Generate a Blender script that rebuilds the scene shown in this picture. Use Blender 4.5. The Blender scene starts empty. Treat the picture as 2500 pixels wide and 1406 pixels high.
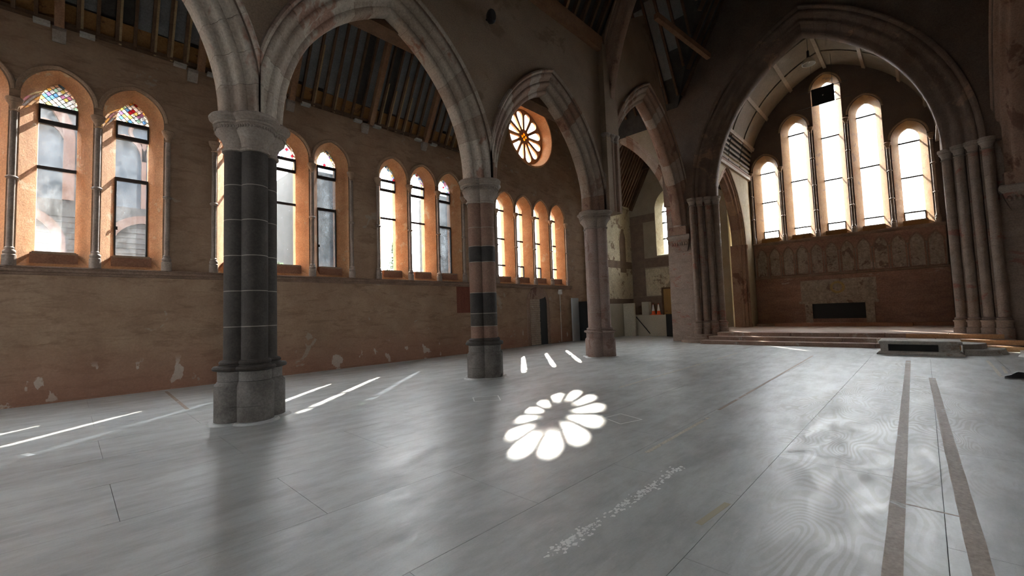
import bpy, bmesh, math, random
from mathutils import Vector, Matrix
from mathutils.geometry import tessellate_polygon
random.seed(7)
scene = bpy.context.scene
COL = scene.collection
PI = math.pi

# ------------------------------------------------------------------ camera
cam_d = bpy.data.cameras.new('camera'); cam = bpy.data.objects.new('camera', cam_d); COL.objects.link(cam)
YAW, PITCH, ROLL, FPX = 0.765901, 0.0586086, -0.0339601, 1044.93
fw = Vector((math.cos(PITCH)*math.cos(YAW), math.cos(PITCH)*math.sin(YAW), math.sin(PITCH)))
rt = Vector((math.sin(YAW), -math.cos(YAW), 0)); up = rt.cross(fw)
r2 = math.cos(ROLL)*rt + math.sin(ROLL)*up; u2 = -math.sin(ROLL)*rt + math.cos(ROLL)*up
cam.matrix_world = Matrix(((r2.x, u2.x, -fw.x, 0), (r2.y, u2.y, -fw.y, 0), (r2.z, u2.z, -fw.z, 1.6), (0, 0, 0, 1)))
cam_d.sensor_fit = 'HORIZONTAL'; cam_d.sensor_width = 36.0; cam_d.lens = 36.0*FPX/2500
cam_d.clip_start = 0.05; cam_d.clip_end = 300
scene.camera = cam

# ------------------------------------------------------------------ world, sun, exposure
scene.view_settings.view_transform = 'Standard'
scene.view_settings.look = 'None'
scene.view_settings.exposure = 0.13
scene.view_settings.gamma = 1.0
scene.view_settings.use_curve_mapping = False
wd = bpy.data.worlds.new('sky'); scene.world = wd; wd.use_nodes = True
bg = wd.node_tree.nodes['Background']
bg.inputs['Color'].default_value = (0.93, 0.97, 1.0, 1)
SKY = 21.0
bg.inputs['Strength'].default_value = SKY
SUN_DIR = Vector((-0.5932, -0.5526, -0.5854)).normalized()
sun_d = bpy.data.lights.new('sun', 'SUN'); sun = bpy.data.objects.new('sun', sun_d); COL.objects.link(sun)
sun_d.energy = 24.0; sun_d.angle = math.radians(0.6); sun_d.color = (1.0, 0.93, 0.82)
sun.rotation_euler = SUN_DIR.to_track_quat('-Z', 'Y').to_euler(); sun.location = (30, 30, 30)
scene.cycles.use_denoising = True
scene.cycles.use_adaptive_sampling = True; scene.cycles.adaptive_threshold = 0.22; scene.cycles.adaptive_min_samples = 12
scene.cycles.max_bounces = 5; scene.cycles.diffuse_bounces = 3; scene.cycles.glossy_bounces = 2
scene.cycles.transparent_max_bounces = 8; scene.cycles.transmission_bounces = 4
scene.cycles.caustics_reflective = False; scene.cycles.caustics_refractive = False
scene.cycles.sample_clamp_indirect = 6.0

def portal(loc, nrm, w, h):
    """a sampling portal in a window opening: it emits nothing, it only tells the renderer where the sky comes in"""
    d = bpy.data.lights.new('window_portal', 'AREA'); d.shape = 'RECTANGLE'; d.size = w; d.size_y = h
    d.cycles.is_portal = True
    o = bpy.data.objects.new('window_portal', d); COL.objects.link(o)
    o.location = loc; o.rotation_euler = Vector(nrm).to_track_quat('-Z', 'Z').to_euler()

# ------------------------------------------------------------------ materials
class NT:
    def __init__(s, name):
        s.m = bpy.data.materials.new(name); s.m.use_nodes = True; s.t = s.m.node_tree
        s.b = s.t.nodes['Principled BSDF']; s.o = s.t.nodes['Material Output']
        s.pos = s.t.nodes.new('ShaderNodeNewGeometry').outputs['Position']
    def n(s, typ, **kw):
        nd = s.t.nodes.new(typ)
        for k, v in kw.items(): setattr(nd, k, v)
        return nd
    def link(s, a, b): s.t.links.new(a, b)
    def noise(s, scale, detail=5, rough=0.6, vec=None, stretch=None, dist=0.0):
        nd = s.n('ShaderNodeTexNoise'); nd.inputs['Scale'].default_value = scale
        nd.inputs['Detail'].default_value = min(detail, 4); nd.inputs['Roughness'].default_value = rough
        nd.inputs['Distortion'].default_value = dist
        v = vec or s.pos
        if stretch:
            mp = s.n('ShaderNodeMapping'); mp.inputs['Scale'].default_value = stretch; s.link(v, mp.inputs['Vector']); v = mp.outputs['Vector']
        s.link(v, nd.inputs['Vector']); return nd.outputs['Fac']
    def ramp(s, fac, stops):
        r = s.n('ShaderNodeValToRGB'); el = r.color_ramp.elements
        while len(el) > len(stops): el.remove(el[-1])
        while len(el) < len(stops): el.new(0.5)
        for e, (p, c) in zip(el, stops):
            e.position = p; e.color = (c, c, c, 1) if isinstance(c, (int, float)) else (*c, 1)
        s.link(fac, r.inputs['Fac']); return r.outputs['Color']
    def mix(s, fac, a, b, mode='MIX'):
        m = s.n('ShaderNodeMix', data_type='RGBA', blend_type=mode)
        if isinstance(fac, (int, float)): m.inputs[0].default_value = fac
        else: s.link(fac, m.inputs[0])
        for i, v in ((6, a), (7, b)):
            if isinstance(v, tuple): m.inputs[i].default_value = (*v, 1)
            else: s.link(v, m.inputs[i])
        return m.outputs[2]
    def math(s, op, a, b=0.0, clamp=False):
        m = s.n('ShaderNodeMath', operation=op, use_clamp=clamp)
        for i, v in ((0, a), (1, b)):
            if isinstance(v, (int, float)): m.inputs[i].default_value = v
            else: s.link(v, m.inputs[i])
        return m.outputs[0]
    def xyz(s):
        q = s.n('ShaderNodeSeparateXYZ'); s.link(s.pos, q.inputs[0]); return q.outputs
    def bump(s, h, strength=0.3, dist=0.02):
        b = s.n('ShaderNodeBump'); b.inputs['Strength'].default_value = strength; b.inputs['Distance'].default_value = dist
        s.link(h, b.inputs['Height']); s.link(b.outputs['Normal'], s.b.inputs['Normal'])
    def col(s, c):
        if isinstance(c, tuple): s.b.inputs['Base Color'].default_value = (*c, 1)
        else: s.link(c, s.b.inputs['Base Color'])
    def rough(s, r, spec=0.3):
        if isinstance(r, (int, float)): s.b.inputs['Roughness'].default_value = r
        else: s.link(r, s.b.inputs['Roughness'])
        s.b.inputs['Specular IOR Level'].default_value = spec

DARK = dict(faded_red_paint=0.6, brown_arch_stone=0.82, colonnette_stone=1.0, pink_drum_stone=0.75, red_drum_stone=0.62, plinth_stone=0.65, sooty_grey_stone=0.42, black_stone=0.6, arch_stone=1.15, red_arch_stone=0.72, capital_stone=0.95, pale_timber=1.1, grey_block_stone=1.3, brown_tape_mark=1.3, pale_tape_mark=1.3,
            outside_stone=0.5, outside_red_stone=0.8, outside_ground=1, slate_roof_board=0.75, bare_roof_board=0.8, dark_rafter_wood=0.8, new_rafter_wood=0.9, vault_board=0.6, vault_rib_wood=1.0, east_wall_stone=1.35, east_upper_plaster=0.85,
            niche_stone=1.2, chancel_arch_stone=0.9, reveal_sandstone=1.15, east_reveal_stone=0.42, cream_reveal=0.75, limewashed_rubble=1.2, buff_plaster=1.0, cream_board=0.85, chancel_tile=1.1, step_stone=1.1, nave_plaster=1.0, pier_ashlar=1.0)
def stone(name, a, b, c=None, scale=2.0, bump=0.25, rough=0.85, patch=0.62, grain=30, stretch=None):
    """mottled stone or plaster: two tones, an optional third in patches"""
    t = NT(name); f = DARK.get(name, 1.0)
    a, b, c = [None if q is None else tuple(f*v for v in q) for q in (a, b, c)]
    k = t.noise(scale, 8, 0.65, stretch=stretch)
    cc = t.mix(t.ramp(k, [(0.35, 0.0), (0.65, 1.0)]), a, b)
    if c:
        p = t.noise(scale*0.6, 10, 0.7, stretch=stretch, dist=0.4)
        cc = t.mix(t.ramp(p, [(patch, 0.0), (patch+0.05, 1.0)]), cc, c)
    g = t.noise(grain, 4, 0.7)
    cc = t.mix(0.5, cc, t.ramp(g, [(0.3, 0.3), (0.7, 1.15)]), 'MULTIPLY')
    t.col(cc); t.rough(rough, 0.25)
    t.bump(t.math('ADD', k, t.math('MULTIPLY', g, 0.4)), bump, 0.03)
    return t.m

def plain(name, c, rough=0.6, metal=0.0, spec=0.4):
    t = NT(name); t.col(c); t.rough(rough, spec); t.b.inputs['Metallic'].default_value = metal
    return t.m

M = {}
def build_mats():
    # aisle plaster: brown, redder low down where it is bare, pale flaked patches near the floor
    t = NT('aisle_plaster'); z = t.xyz()[2]
    k = t.noise(1.3, 9, 0.68); k2 = t.noise(0.5, 6, 0.6); g = t.noise(26, 4, 0.7); h = t.noise(2.2, 9, 0.72, stretch=(0.6, 1, 2.2), dist=0.5)
    c = t.mix(t.ramp(k, [(0.35, 0.0), (0.68, 1.0)]), (0.34, 0.22, 0.145), (0.44, 0.305, 0.205))
    c = t.mix(t.ramp(h, [(0.50, 0.0), (0.66, 0.75)]), c, (0.25, 0.155, 0.10))
    low = t.math('MULTIPLY', t.ramp(t.math('ADD', t.math('MULTIPLY', z, 0.5), t.math('MULTIPLY', k2, 0.6)), [(0.45, 1.0), (0.95, 0.0)]), 0.55)
    c = t.mix(low, c, (0.38, 0.185, 0.13))
    fl = t.noise(2.1, 5, 0.5, stretch=(1.3, 1, 0.75), dist=0.15)
    zb = t.ramp(t.math('MULTIPLY', z, 0.5), [(0.05, 0.8), (0.3, 1.0), (0.42, 0.0)])
    c = t.mix(t.math('MULTIPLY', t.ramp(fl, [(0.625, 0.0), (0.64, 1.0)]), zb), c, (0.60, 0.50, 0.42))
    fl2 = t.noise(1.1, 10, 0.7, dist=0.4)
    c = t.mix(t.math('MULTIPLY', t.ramp(fl2, [(0.64, 0.0), (0.66, 0.6)]), 1.0), c, (0.44, 0.385, 0.31))
    c = t.mix(0.3, c, t.ramp(g, [(0.3, 0.4), (0.7, 1.0)]), 'MULTIPLY')
    t.col(c); t.rough(0.9, 0.2); t.bump(t.math('ADD', h, t.math('MULTIPLY', g, 0.25)), 0.35, 0.03); M['plaster'] = t.m
    M['reveal'] = stone('reveal_sandstone', (0.52, 0.26, 0.125), (0.62, 0.34, 0.175), (0.60, 0.42, 0.26), 3.0, 0.4, 0.85, 0.6)
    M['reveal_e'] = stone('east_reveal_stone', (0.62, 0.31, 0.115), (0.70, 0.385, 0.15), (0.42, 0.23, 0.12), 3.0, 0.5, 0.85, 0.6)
    M['cream'] = stone('cream_reveal', (0.72, 0.62, 0.42), (0.62, 0.52, 0.34), (0.5, 0.35, 0.22), 4.0, 0.4, 0.85, 0.62)
    M['arch'] = stone('arch_stone', (0.40, 0.335, 0.27), (0.52, 0.46, 0.39), (0.33, 0.20, 0.15), 1.6, 0.45, 0.85, 0.56, 24, (1, 1, 0.6))
    M['arch_mid'] = stone('brown_arch_stone', (0.46, 0.36, 0.285), (0.57, 0.475, 0.39), (0.38, 0.26, 0.205), 1.6, 0.45, 0.85, 0.57, 24, (1, 1, 0.6))
    M['arch_red'] = stone('red_arch_stone', (0.40, 0.24, 0.17), (0.48, 0.33, 0.25), (0.26, 0.14, 0.10), 2.0, 0.45, 0.85, 0.57, 24, (1, 1, 0.6))
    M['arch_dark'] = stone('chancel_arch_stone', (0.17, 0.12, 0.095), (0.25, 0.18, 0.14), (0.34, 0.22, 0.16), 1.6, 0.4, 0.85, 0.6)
    M['nave_wall'] = stone('nave_plaster', (0.28, 0.205, 0.145), (0.355, 0.265, 0.19), (0.24, 0.165, 0.11), 0.9, 0.2, 0.9, 0.58, 30)
    M['hood'] = stone('hood_stone', (0.36, 0.24, 0.16), (0.45, 0.31, 0.21), None, 3.0, 0.3)
    M['mortar'] = plain('pale_mortar', (0.30, 0.27, 0.23), 0.95)
    M['drum'] = stone('sooty_grey_stone', (0.125, 0.105, 0.09), (0.18, 0.155, 0.135), None, 3.0, 0.2, 0.7)
    M['drum_black'] = stone('black_stone', (0.05, 0.045, 0.042), (0.09, 0.08, 0.075), None, 3.0, 0.2, 0.7)
    M['drum_red'] = stone('red_drum_stone', (0.36, 0.21, 0.155), (0.43, 0.27, 0.20), None, 3.0, 0.25, 0.8)
    M['drum_pink'] = stone('pink_drum_stone', (0.42, 0.30, 0.25), (0.50, 0.38, 0.33), (0.36, 0.23, 0.19), 2.4, 0.3, 0.8, 0.55)
    M['plinth'] = stone('plinth_stone', (0.20, 0.18, 0.16), (0.36, 0.33, 0.30), (0.06, 0.055, 0.05), 2.2, 0.4, 0.8, 0.58)
    M['cap'] = stone('capital_stone', (0.33, 0.27, 0.225), (0.40, 0.335, 0.285), None, 3.0, 0.3, 0.8)
    M['shaft'] = stone('colonnette_stone', (0.26, 0.20, 0.16), (0.36, 0.28, 0.225), None, 4.0, 0.2, 0.6)
    M['east_wall'] = stone('east_wall_stone', (0.20, 0.115, 0.085), (0.29, 0.17, 0.125), (0.34, 0.27, 0.22), 1.8, 0.6, 0.85, 0.62, 16, (1, 0.5, 1.6))
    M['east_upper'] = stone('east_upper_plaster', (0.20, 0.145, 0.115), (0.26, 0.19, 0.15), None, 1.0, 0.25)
    M['niche'] = stone('niche_stone', (0.27, 0.22, 0.17), (0.38, 0.31, 0.24), (0.18, 0.12, 0.09), 3.0, 0.7, 0.85, 0.55, 12)
    M['pier'] = stone('pier_ashlar', (0.27, 0.205, 0.165), (0.35, 0.27, 0.22), (0.30, 0.155, 0.12), 1.5, 0.3, 0.85, 0.58, 24, (1, 1, 2))
    M['sill'] = stone('red_sill_stone', (0.34, 0.16, 0.10), (0.42, 0.22, 0.14), None, 3.0, 0.3)
    M['string'] = stone('string_course_stone', (0.25, 0.165, 0.12), (0.34, 0.23, 0.17), None, 3.0, 0.3)
    M['step'] = stone('step_stone', (0.28, 0.18, 0.14), (0.38, 0.27, 0.21), (0.42, 0.36, 0.31), 2.0, 0.3, 0.6, 0.58)
    M['tile'] = stone('chancel_tile', (0.42, 0.32, 0.26), (0.50, 0.40, 0.33), None, 2.0, 0.15, 0.5)
    M['grey_stone'] = stone('grey_block_stone', (0.36, 0.34, 0.31), (0.46, 0.44, 0.40), (0.28, 0.23, 0.19), 2.0, 0.3, 0.8, 0.6)
    M['timber'] = stone('pale_timber', (0.52, 0.29, 0.14), (0.60, 0.36, 0.19), None, 3.0, 0.2, 0.6, 0.6, 40, (1, 6, 6))
    M['rafter'] = stone('dark_rafter_wood', (0.13, 0.075, 0.045), (0.20, 0.12, 0.07), None, 4.0, 0.3, 0.8)
    M['rafter_pale'] = stone('new_rafter_wood', (0.42, 0.29, 0.15), (0.50, 0.36, 0.20), None, 4.0, 0.2, 0.7)
    M['rafter_mid'] = stone('brown_rafter_wood', (0.26, 0.14, 0.08), (0.34, 0.19, 0.11), None, 4.0, 0.2, 0.7)
    M['board'] = stone('slate_roof_board', (0.25, 0.26, 0.27), (0.33, 0.34, 0.345), None, 2.0, 0.15)
    M['board_orange'] = stone('bare_roof_board', (0.40, 0.20, 0.07), (0.48, 0.25, 0.10), (0.2, 0.1, 0.05), 3.0, 0.15)
    M['board_dark'] = stone('dark_roof_board', (0.045, 0.04, 0.038), (0.075, 0.066, 0.06), None, 2.0, 0.15)
    M['vault'] = stone('vault_board', (0.40, 0.33, 0.255), (0.48, 0.40, 0.31), None, 2.0, 0.2, 0.8)
    M['vault_rib'] = stone('vault_rib_wood', (0.36, 0.28, 0.21), (0.44, 0.35, 0.27), None, 4.0, 0.2, 0.7)
    M['frame'] = plain('dark_window_frame', (0.035, 0.03, 0.028), 0.5)
    M['lead'] = plain('lead_came', (0.12, 0.115, 0.11), 0.6)
    M['black'] = plain('black_paint_and_shade', (0.012, 0.012, 0.013), 0.6)  # black painted things, and the sheets that stand in for shade
    M['white'] = plain('white_plastic', (0.75, 0.74, 0.70), 0.5)
    M['grey_door'] = plain('grey_painted_panel', (0.42, 0.43, 0.43), 0.5)
    M['metal'] = plain('spun_aluminium', (0.7, 0.68, 0.62), 0.3, 0.9)
    M['steel'] = plain('dark_steel', (0.08, 0.08, 0.08), 0.45, 0.6)
    M['orange'] = plain('orange_plastic', (0.75, 0.10, 0.02), 0.5)
    M['cone_white'] = plain('reflective_white_sleeve', (0.8, 0.8, 0.78), 0.4)
    M['ply_door'] = stone('plywood_door_face', (0.42, 0.25, 0.09), (0.5, 0.31, 0.12), None, 2.0, 0.1, 0.6, 0.6, 30, (4, 4, 0.5))
    M['limewash'] = stone('limewashed_rubble', (0.60, 0.53, 0.38), (0.48, 0.41, 0.29), (0.27, 0.20, 0.14), 2.4, 0.8, 0.9, 0.57, 10)
    M['brown_band'] = stone('bare_brown_stone', (0.20, 0.14, 0.105), (0.26, 0.185, 0.135), None, 3.0, 0.4)
    M['gable_plaster'] = stone('buff_plaster', (0.38, 0.32, 0.235), (0.46, 0.39, 0.29), None, 1.2, 0.2)
    M['cream_panel'] = stone('cream_board', (0.58, 0.53, 0.42), (0.64, 0.59, 0.47), None, 1.5, 0.05)
    M['red_paint'] = stone('faded_red_paint', (0.30, 0.085, 0.055), (0.38, 0.13, 0.085), None, 3.0, 0.2, 0.8, 0.6, 20, (4, 1, 0.4))
    M['brick'] = stone('rough_brick', (0.36, 0.27, 0.20), (0.46, 0.36, 0.28), (0.55, 0.46, 0.38), 4.0, 0.4, 0.9, 0.62)
    M['rubber'] = plain('black_rubber', (0.02, 0.02, 0.022), 0.6)
    M['leather'] = plain('dark_shoe_leather', (0.03, 0.03, 0.035), 0.4)
    M['sole'] = plain('grey_sole', (0.16, 0.16, 0.16), 0.7)
    M['gilt'] = stone('worn_gilt', (0.42, 0.28, 0.11), (0.5, 0.36, 0.16), None, 6.0, 0.3)
    M['tape_brown'] = stone('brown_tape_mark', (0.30, 0.235, 0.185), (0.36, 0.29, 0.235), (0.44, 0.43, 0.41), 3.0, 0.1, 0.55, 0.62)
    M['tape_pale'] = stone('pale_tape_mark', (0.50, 0.47, 0.40), (0.58, 0.54, 0.46), (0.36, 0.37, 0.37), 3.0, 0.1, 0.5, 0.56)
    M['chalk'] = plain('white_chalk', (0.86, 0.87, 0.85), 0.8)
    M['ochre_mark'] = plain('ochre_mark', (0.42, 0.37, 0.25), 0.5)
    M['ext_stone'] = stone('outside_stone', (0.10, 0.095, 0.085), (0.14, 0.13, 0.12), None, 2.0, 0.3)
    M['ext_pink'] = stone('outside_red_stone', (0.17, 0.10, 0.075), (0.20, 0.12, 0.09), None, 2.0, 0.3)
    M['ext_glass'] = plain('outside_window_glass', (0.05, 0.065, 0.08), 0.3)
    M['ext_slate'] = plain('outside_slate', (0.09, 0.095, 0.10), 0.6)
    M['leaf'] = plain('tree_leaf', (0.06, 0.09, 0.04), 0.7)
    M['bark'] = plain('tree_bark', (0.08, 0.06, 0.04), 0.9)
    M['ground'] = stone('outside_ground', (0.04, 0.045, 0.035), (0.06, 0.06, 0.05), None, 0.5, 0.2)
    # floor paint: grey, worn; plywood figure shows through where it is worn
    t = NT('grey_floor_paint'); X, Y, Z = t.xyz()
    a = t.noise(0.5, 6, 0.6); b = t.noise(3.0, 8, 0.7, stretch=(0.35, 1, 1)); g = t.noise(60, 3, 0.7); sc = t.noise(9, 6, 0.75, stretch=(0.25, 1, 1), dist=0.3)
    c = t.mix(t.ramp(a, [(0.3, 0.0), (0.7, 1.0)]), (0.44, 0.465, 0.455), (0.54, 0.56, 0.545))
    c = t.mix(t.ramp(b, [(0.42, 0.0), (0.68, 0.75)]), c, (0.31, 0.315, 0.305))
    c = t.mix(t.ramp(sc, [(0.60, 0.0), (0.72, 0.5)]), c, (0.57, 0.57, 0.545))
    sm = t.noise(0.8, 9, 0.72, stretch=(0.8, 1.6, 1), dist=0.5)
    c = t.mix(t.ramp(sm, [(0.52, 0.0), (0.66, 0.55)]), c, (0.30, 0.305, 0.29))
    fs = t.noise(22, 5, 0.8, stretch=(0.12, 1, 1))
    c = t.mix(t.ramp(fs, [(0.55, 0.0), (0.70, 0.35)]), c, (0.27, 0.27, 0.255))
    dt = t.noise(60, 2, 0.5)
    c = t.mix(t.ramp(dt, [(0.755, 0.0), (0.78, 0.7)]), c, (0.16, 0.155, 0.14))
    # worn strip along the nave
    d = t.math('ADD', t.math('MULTIPLY', t.math('ABSOLUTE', t.math('SUBTRACT', Y, 0.55)), 0.55), t.math('MULTIPLY', t.math('ABSOLUTE', t.math('SUBTRACT', X, 8.0)), 0.085))
    d = t.math('ADD', d, t.math('MULTIPLY', t.noise(0.9, 5, 0.6), 0.7))
    worn = t.ramp(d, [(0.85, 1.0), (1.25, 0.0)])
    w = t.noise(1.25, 1, 0.4, stretch=(0.55, 1.5, 1), dist=0.5)
    rings = t.math('SINE', t.math('MULTIPLY', w, 150.0))
    rr = t.ramp(t.math('ADD', t.math('MULTIPLY', rings, 0.5), 0.5), [(0.35, 0.0), (0.75, 1.0)])
    c = t.mix(t.math('MULTIPLY', t.math('MULTIPLY', rr, worn), t.ramp(t.noise(1.1, 4, 0.6), [(0.35, 0.25), (0.6, 0.85)])), c, (0.27, 0.25, 0.20))
    c = t.mix(t.math('MULTIPLY', worn, 0.30), c, (0.36, 0.34, 0.285))
    c = t.mix(0.25, c, t.ramp(g, [(0.3, 0.55), (0.7, 1.0)]), 'MULTIPLY')
    t.col(c)
    rgh = t.math('ADD', t.math('ADD', t.math('MULTIPLY', t.ramp(b, [(0.3, 0.0), (0.7, 1.0)]), 0.16), t.math('MULTIPLY', t.ramp(t.noise(7, 4, 0.75, stretch=(0.5, 1, 1), dist=0.6), [(0.4, 0.0), (0.62, 1.0)]), 0.09)), 0.30)
    t.rough(t.math('ADD', rgh, t.math('MULTIPLY', worn, 0.05)), 0.85)
    t.bump(t.math('ADD', t.math('ADD', t.math('MULTIPLY', t.noise(5, 5, 0.6), 0.24), t.math('MULTIPLY', sc, 0.07)), t.math('MULTIPLY', t.math('MULTIPLY', rings, worn), 0.035)), 0.10, 0.02)
    t.b.inputs['IOR'].default_value = 1.63
    M['floor'] = t.m
    M['gap'] = plain('floor_joint', (0.10, 0.10, 0.10), 0.9)
    def glass(name, tint, dust, dusty=(0.75, 0.78, 0.80), var=0.5):
        t = NT(name); t.t.nodes.remove(t.b)
        tr = t.n('ShaderNodeBsdfTransparent'); tr.inputs[0].default_value = (*tint, 1)
        tl = t.n('ShaderNodeBsdfTranslucent'); tl.inputs[0].default_value = (*dusty, 1)
        gl = t.n('ShaderNodeBsdfGlossy'); gl.inputs['Roughness'].default_value = 0.1
        k = t.math('MULTIPLY', t.ramp(t.noise(3.0, 7, 0.7, stretch=(1, 1, 0.7)), [(0.35, 1-var), (0.7, 1+var)]), dust)
        m1 = t.n('ShaderNodeMixShader'); t.link(k, m1.inputs[0]); t.link(tr.outputs[0], m1.inputs[1]); t.link(tl.outputs[0], m1.inputs[2])
        m2 = t.n('ShaderNodeMixShader'); m2.inputs[0].default_value = 0.03
        t.link(m1.outputs[0], m2.inputs[1]); t.link(gl.outputs[0], m2.inputs[2]); t.link(m2.outputs[0], t.o.inputs['Surface'])
        return t.m
    M['glass'] = glass('clear_glass', (0.96, 0.97, 0.97), 0.012)
    M['glass_dusty'] = glass('dusty_glass', (0.85, 0.88, 0.9), 0.05, var=0.8)
    M['glass_film'] = glass('hazy_glass', (0.82, 0.86, 0.9), 0.035, var=0.7)
    M['glass_grey'] = glass('grey_film_glass', (0.32, 0.35, 0.38), 0.06, var=0.6)
    M['q_white'] = glass('white_quarry', (0.95, 0.97, 0.95), 0.22, (0.9, 0.92, 0.9))
    M['q_pink'] = glass('pink_quarry', (0.62, 0.36, 0.50), 0.22, (0.8, 0.55, 0.65))
    M['q_red'] = glass('red_quarry', (0.55, 0.07, 0.09), 0.22, (0.75, 0.2, 0.22))
    M['q_blue'] = glass('blue_quarry', (0.30, 0.52, 0.75), 0.22, (0.5, 0.7, 0.85))
    M['q_yellow'] = glass('yellow_quarry', (0.9, 0.78, 0.40), 0.22, (0.9, 0.82, 0.5))
    M['q_green'] = glass('pale_green_quarry', (0.62, 0.80, 0.68), 0.22, (0.7, 0.85, 0.75))
    M['q_violet'] = glass('violet_quarry', (0.55, 0.45, 0.70), 0.22, (0.68, 0.6, 0.8))
    M['amber'] = glass('amber_glass', (0.9, 0.6, 0.08), 0.05, (0.9, 0.6, 0.1))
build_mats()

# ------------------------------------------------------------------ object helpers
WL = {}          # world location of every object made here (all are translation only unless stated)
def link(o, parent):
    COL.objects.link(o)
    if parent is not None: o.parent = parent
def tag(o, label=None, cat=None, group=None, kind=None):
    if label: o['label'] = label
    if cat: o['category'] = cat
    if group: o['group'] = group
    if kind: o['kind'] = kind
    return o
def thing(name, loc, label, cat, group=None, kind=None):
    o = bpy.data.objects.new(name, None); o.empty_display_size = 0.1; link(o, None)
    o.location = loc; WL[o.name] = Vector(loc); return tag(o, label, cat, group, kind)
def obj(name, verts, faces, mat, parent=None, smooth=None, origin=None):
    """one mesh object; verts are world coordinates"""
    vs = [Vector(v) for v in verts]
    if origin is None:
        if parent is not None: origin = WL[parent.name]
        else:
            lo = [min(v[i] for v in vs) for i in range(3)]; hi = [max(v[i] for v in vs) for i in range(3)]
            origin = Vector(((lo[0]+hi[0])/2, (lo[1]+hi[1])/2, lo[2]))
    origin = Vector(origin)
    me = bpy.data.meshes.new(name); me.from_pydata([v-origin for v in vs], [], faces)
    bm = bmesh.new(); bm.from_mesh(me); bmesh.ops.recalc_face_normals(bm, faces=bm.faces); bm.to_mesh(me); bm.free()
    me.materials.append(M[mat] if isinstance(mat, str) else mat)
    if smooth:
        me.shade_smooth(); me.set_sharp_from_angle(angle=math.radians(smooth))
    o = bpy.data.objects.new(name, me); link(o, parent)
    base = WL[parent.name] if parent is not None else Vector((0, 0, 0))
    o.location = origin-base; WL[o.name] = origin
    return o
def inst(src, name, parent, loc, rot=0.0):
    """another object with the same mesh; loc in world"""
    o = bpy.data.objects.new(name, src.data); link(o, parent)
    o.location = Vector(loc)-(WL[parent.name] if parent else Vector((0, 0, 0))); o.rotation_euler.z = rot; WL[o.name] = Vector(loc); return o

class MB:
    """collects shapes for ONE mesh"""
    def __init__(s): s.v = []; s.f = []
    def add(s, vf):
        n = len(s.v); s.v += [tuple(q) for q in vf[0]]; s.f += [tuple(i+n for i in f) for f in vf[1]]; return s
    def build(s, name, mat, parent=None, smooth=None): return obj(name, s.v, s.f, mat, parent, smooth)

def box(x0, x1, y0, y1, z0, z1):
    v = [(x, y, z) for z in (z0, z1) for x, y in ((x0, y0), (x1, y0), (x1, y1), (x0, y1))]
    return v, [(0, 3, 2, 1), (4, 5, 6, 7), (0, 1, 5, 4), (1, 2, 6, 5), (2, 3, 7, 6), (3, 0, 4, 7)]
def bbox_(x0, x1, y0, y1, z0, z1, b=0.01):
    """box with chamfered upper edge and corners"""
    def ring(d, z): return [(x0+d+b, y0+d, z), (x1-d-b, y0+d, z), (x1-d, y0+d+b, z), (x1-d, y1-d-b, z), (x1-d-b, y1-d, z), (x0+d+b, y1-d, z), (x0+d, y1-d-b, z), (x0+d, y0+d+b, z)]
    return loft([ring(0, z0), ring(0, z1-b), ring(b, z1)])
def loft(loops, caps=True, closed=True):
    v = [p for l in loops for p in l]; n = len(loops[0]); f = []
    for i in range(len(loops)-1):
        for j in range(n if closed else n-1):
            k = (j+1) % n; f.append((i*n+j, i*n+k, (i+1)*n+k, (i+1)*n+j))
    if caps: f.append(tuple(range(n-1, -1, -1))); f.append(tuple((len(loops)-1)*n+j for j in range(n)))
    return v, f
def lathe(cx, cy, prof, n=16):
    return loft([[(cx+r*math.cos(2*PI*j/n), cy+r*math.sin(2*PI*j/n), z) for j in range(n)] for r, z in prof])
def tube(p, q, r, n=8):
    p, q = Vector(p), Vector(q); d = (q-p).normalized(); a = d.orthogonal().normalized(); b = d.cross(a)
    return loft([[tuple(c+r*math.cos(2*PI*j/n)*a+r*math.sin(2*PI*j/n)*b) for j in range(n)] for c in (p, q)])
def beam(p, q, w, h, upv=(0, 0, 1)):
    p, q = Vector(p), Vector(q); d = (q-p).normalized(); s = d.cross(Vector(upv)).normalized(); u = s.cross(d)
    return loft([[tuple(c+a*w/2*s+b*h/2*u) for a, b in ((-1, -1), (1, -1), (1, 1), (-1, 1))] for c in (p, q)])

class Fr:
    """a wall's own frame: u along the wall, z up, d into the wall"""
    def __init__(s, O, U, N): s.O = Vector(O); s.U = Vector(U); s.N = Vector(N)
    def __call__(s, u, z, d=0.0): return tuple(s.O + s.U*u + s.N*d + Vector((0, 0, z)))
def arch_pts(cx, hw, zs, za, n=10):
    """pointed arch from left springing over the apex to the right springing"""
    h = za-zs; R = (hw*hw+h*h)/(2*hw); a1 = math.atan2(h, R-hw); out = []
    for i in range(n+1):
        a = a1*i/n; out.append((cx-hw+R-R*math.cos(a), zs+R*math.sin(a)))
    return out + [(2*cx-x, z) for x, z in reversed(out[:-1])]
def arch_loop(cx, hw, zb, zs, za, n=10): return [(cx-hw, zb)] + arch_pts(cx, hw, zs, za, n) + [(cx+hw, zb)]
def tess(outer, holes):
    """triangulated polygon with holes: returns flat 2-D points and triangles"""
    loops = [[Vector((x, y, 0)) for x, y in l] for l in [outer]+holes]
    tris = tessellate_polygon(loops); pts = [p for l in [outer]+holes for p in l]
    return pts, [tuple(t) for t in tris]
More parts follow.
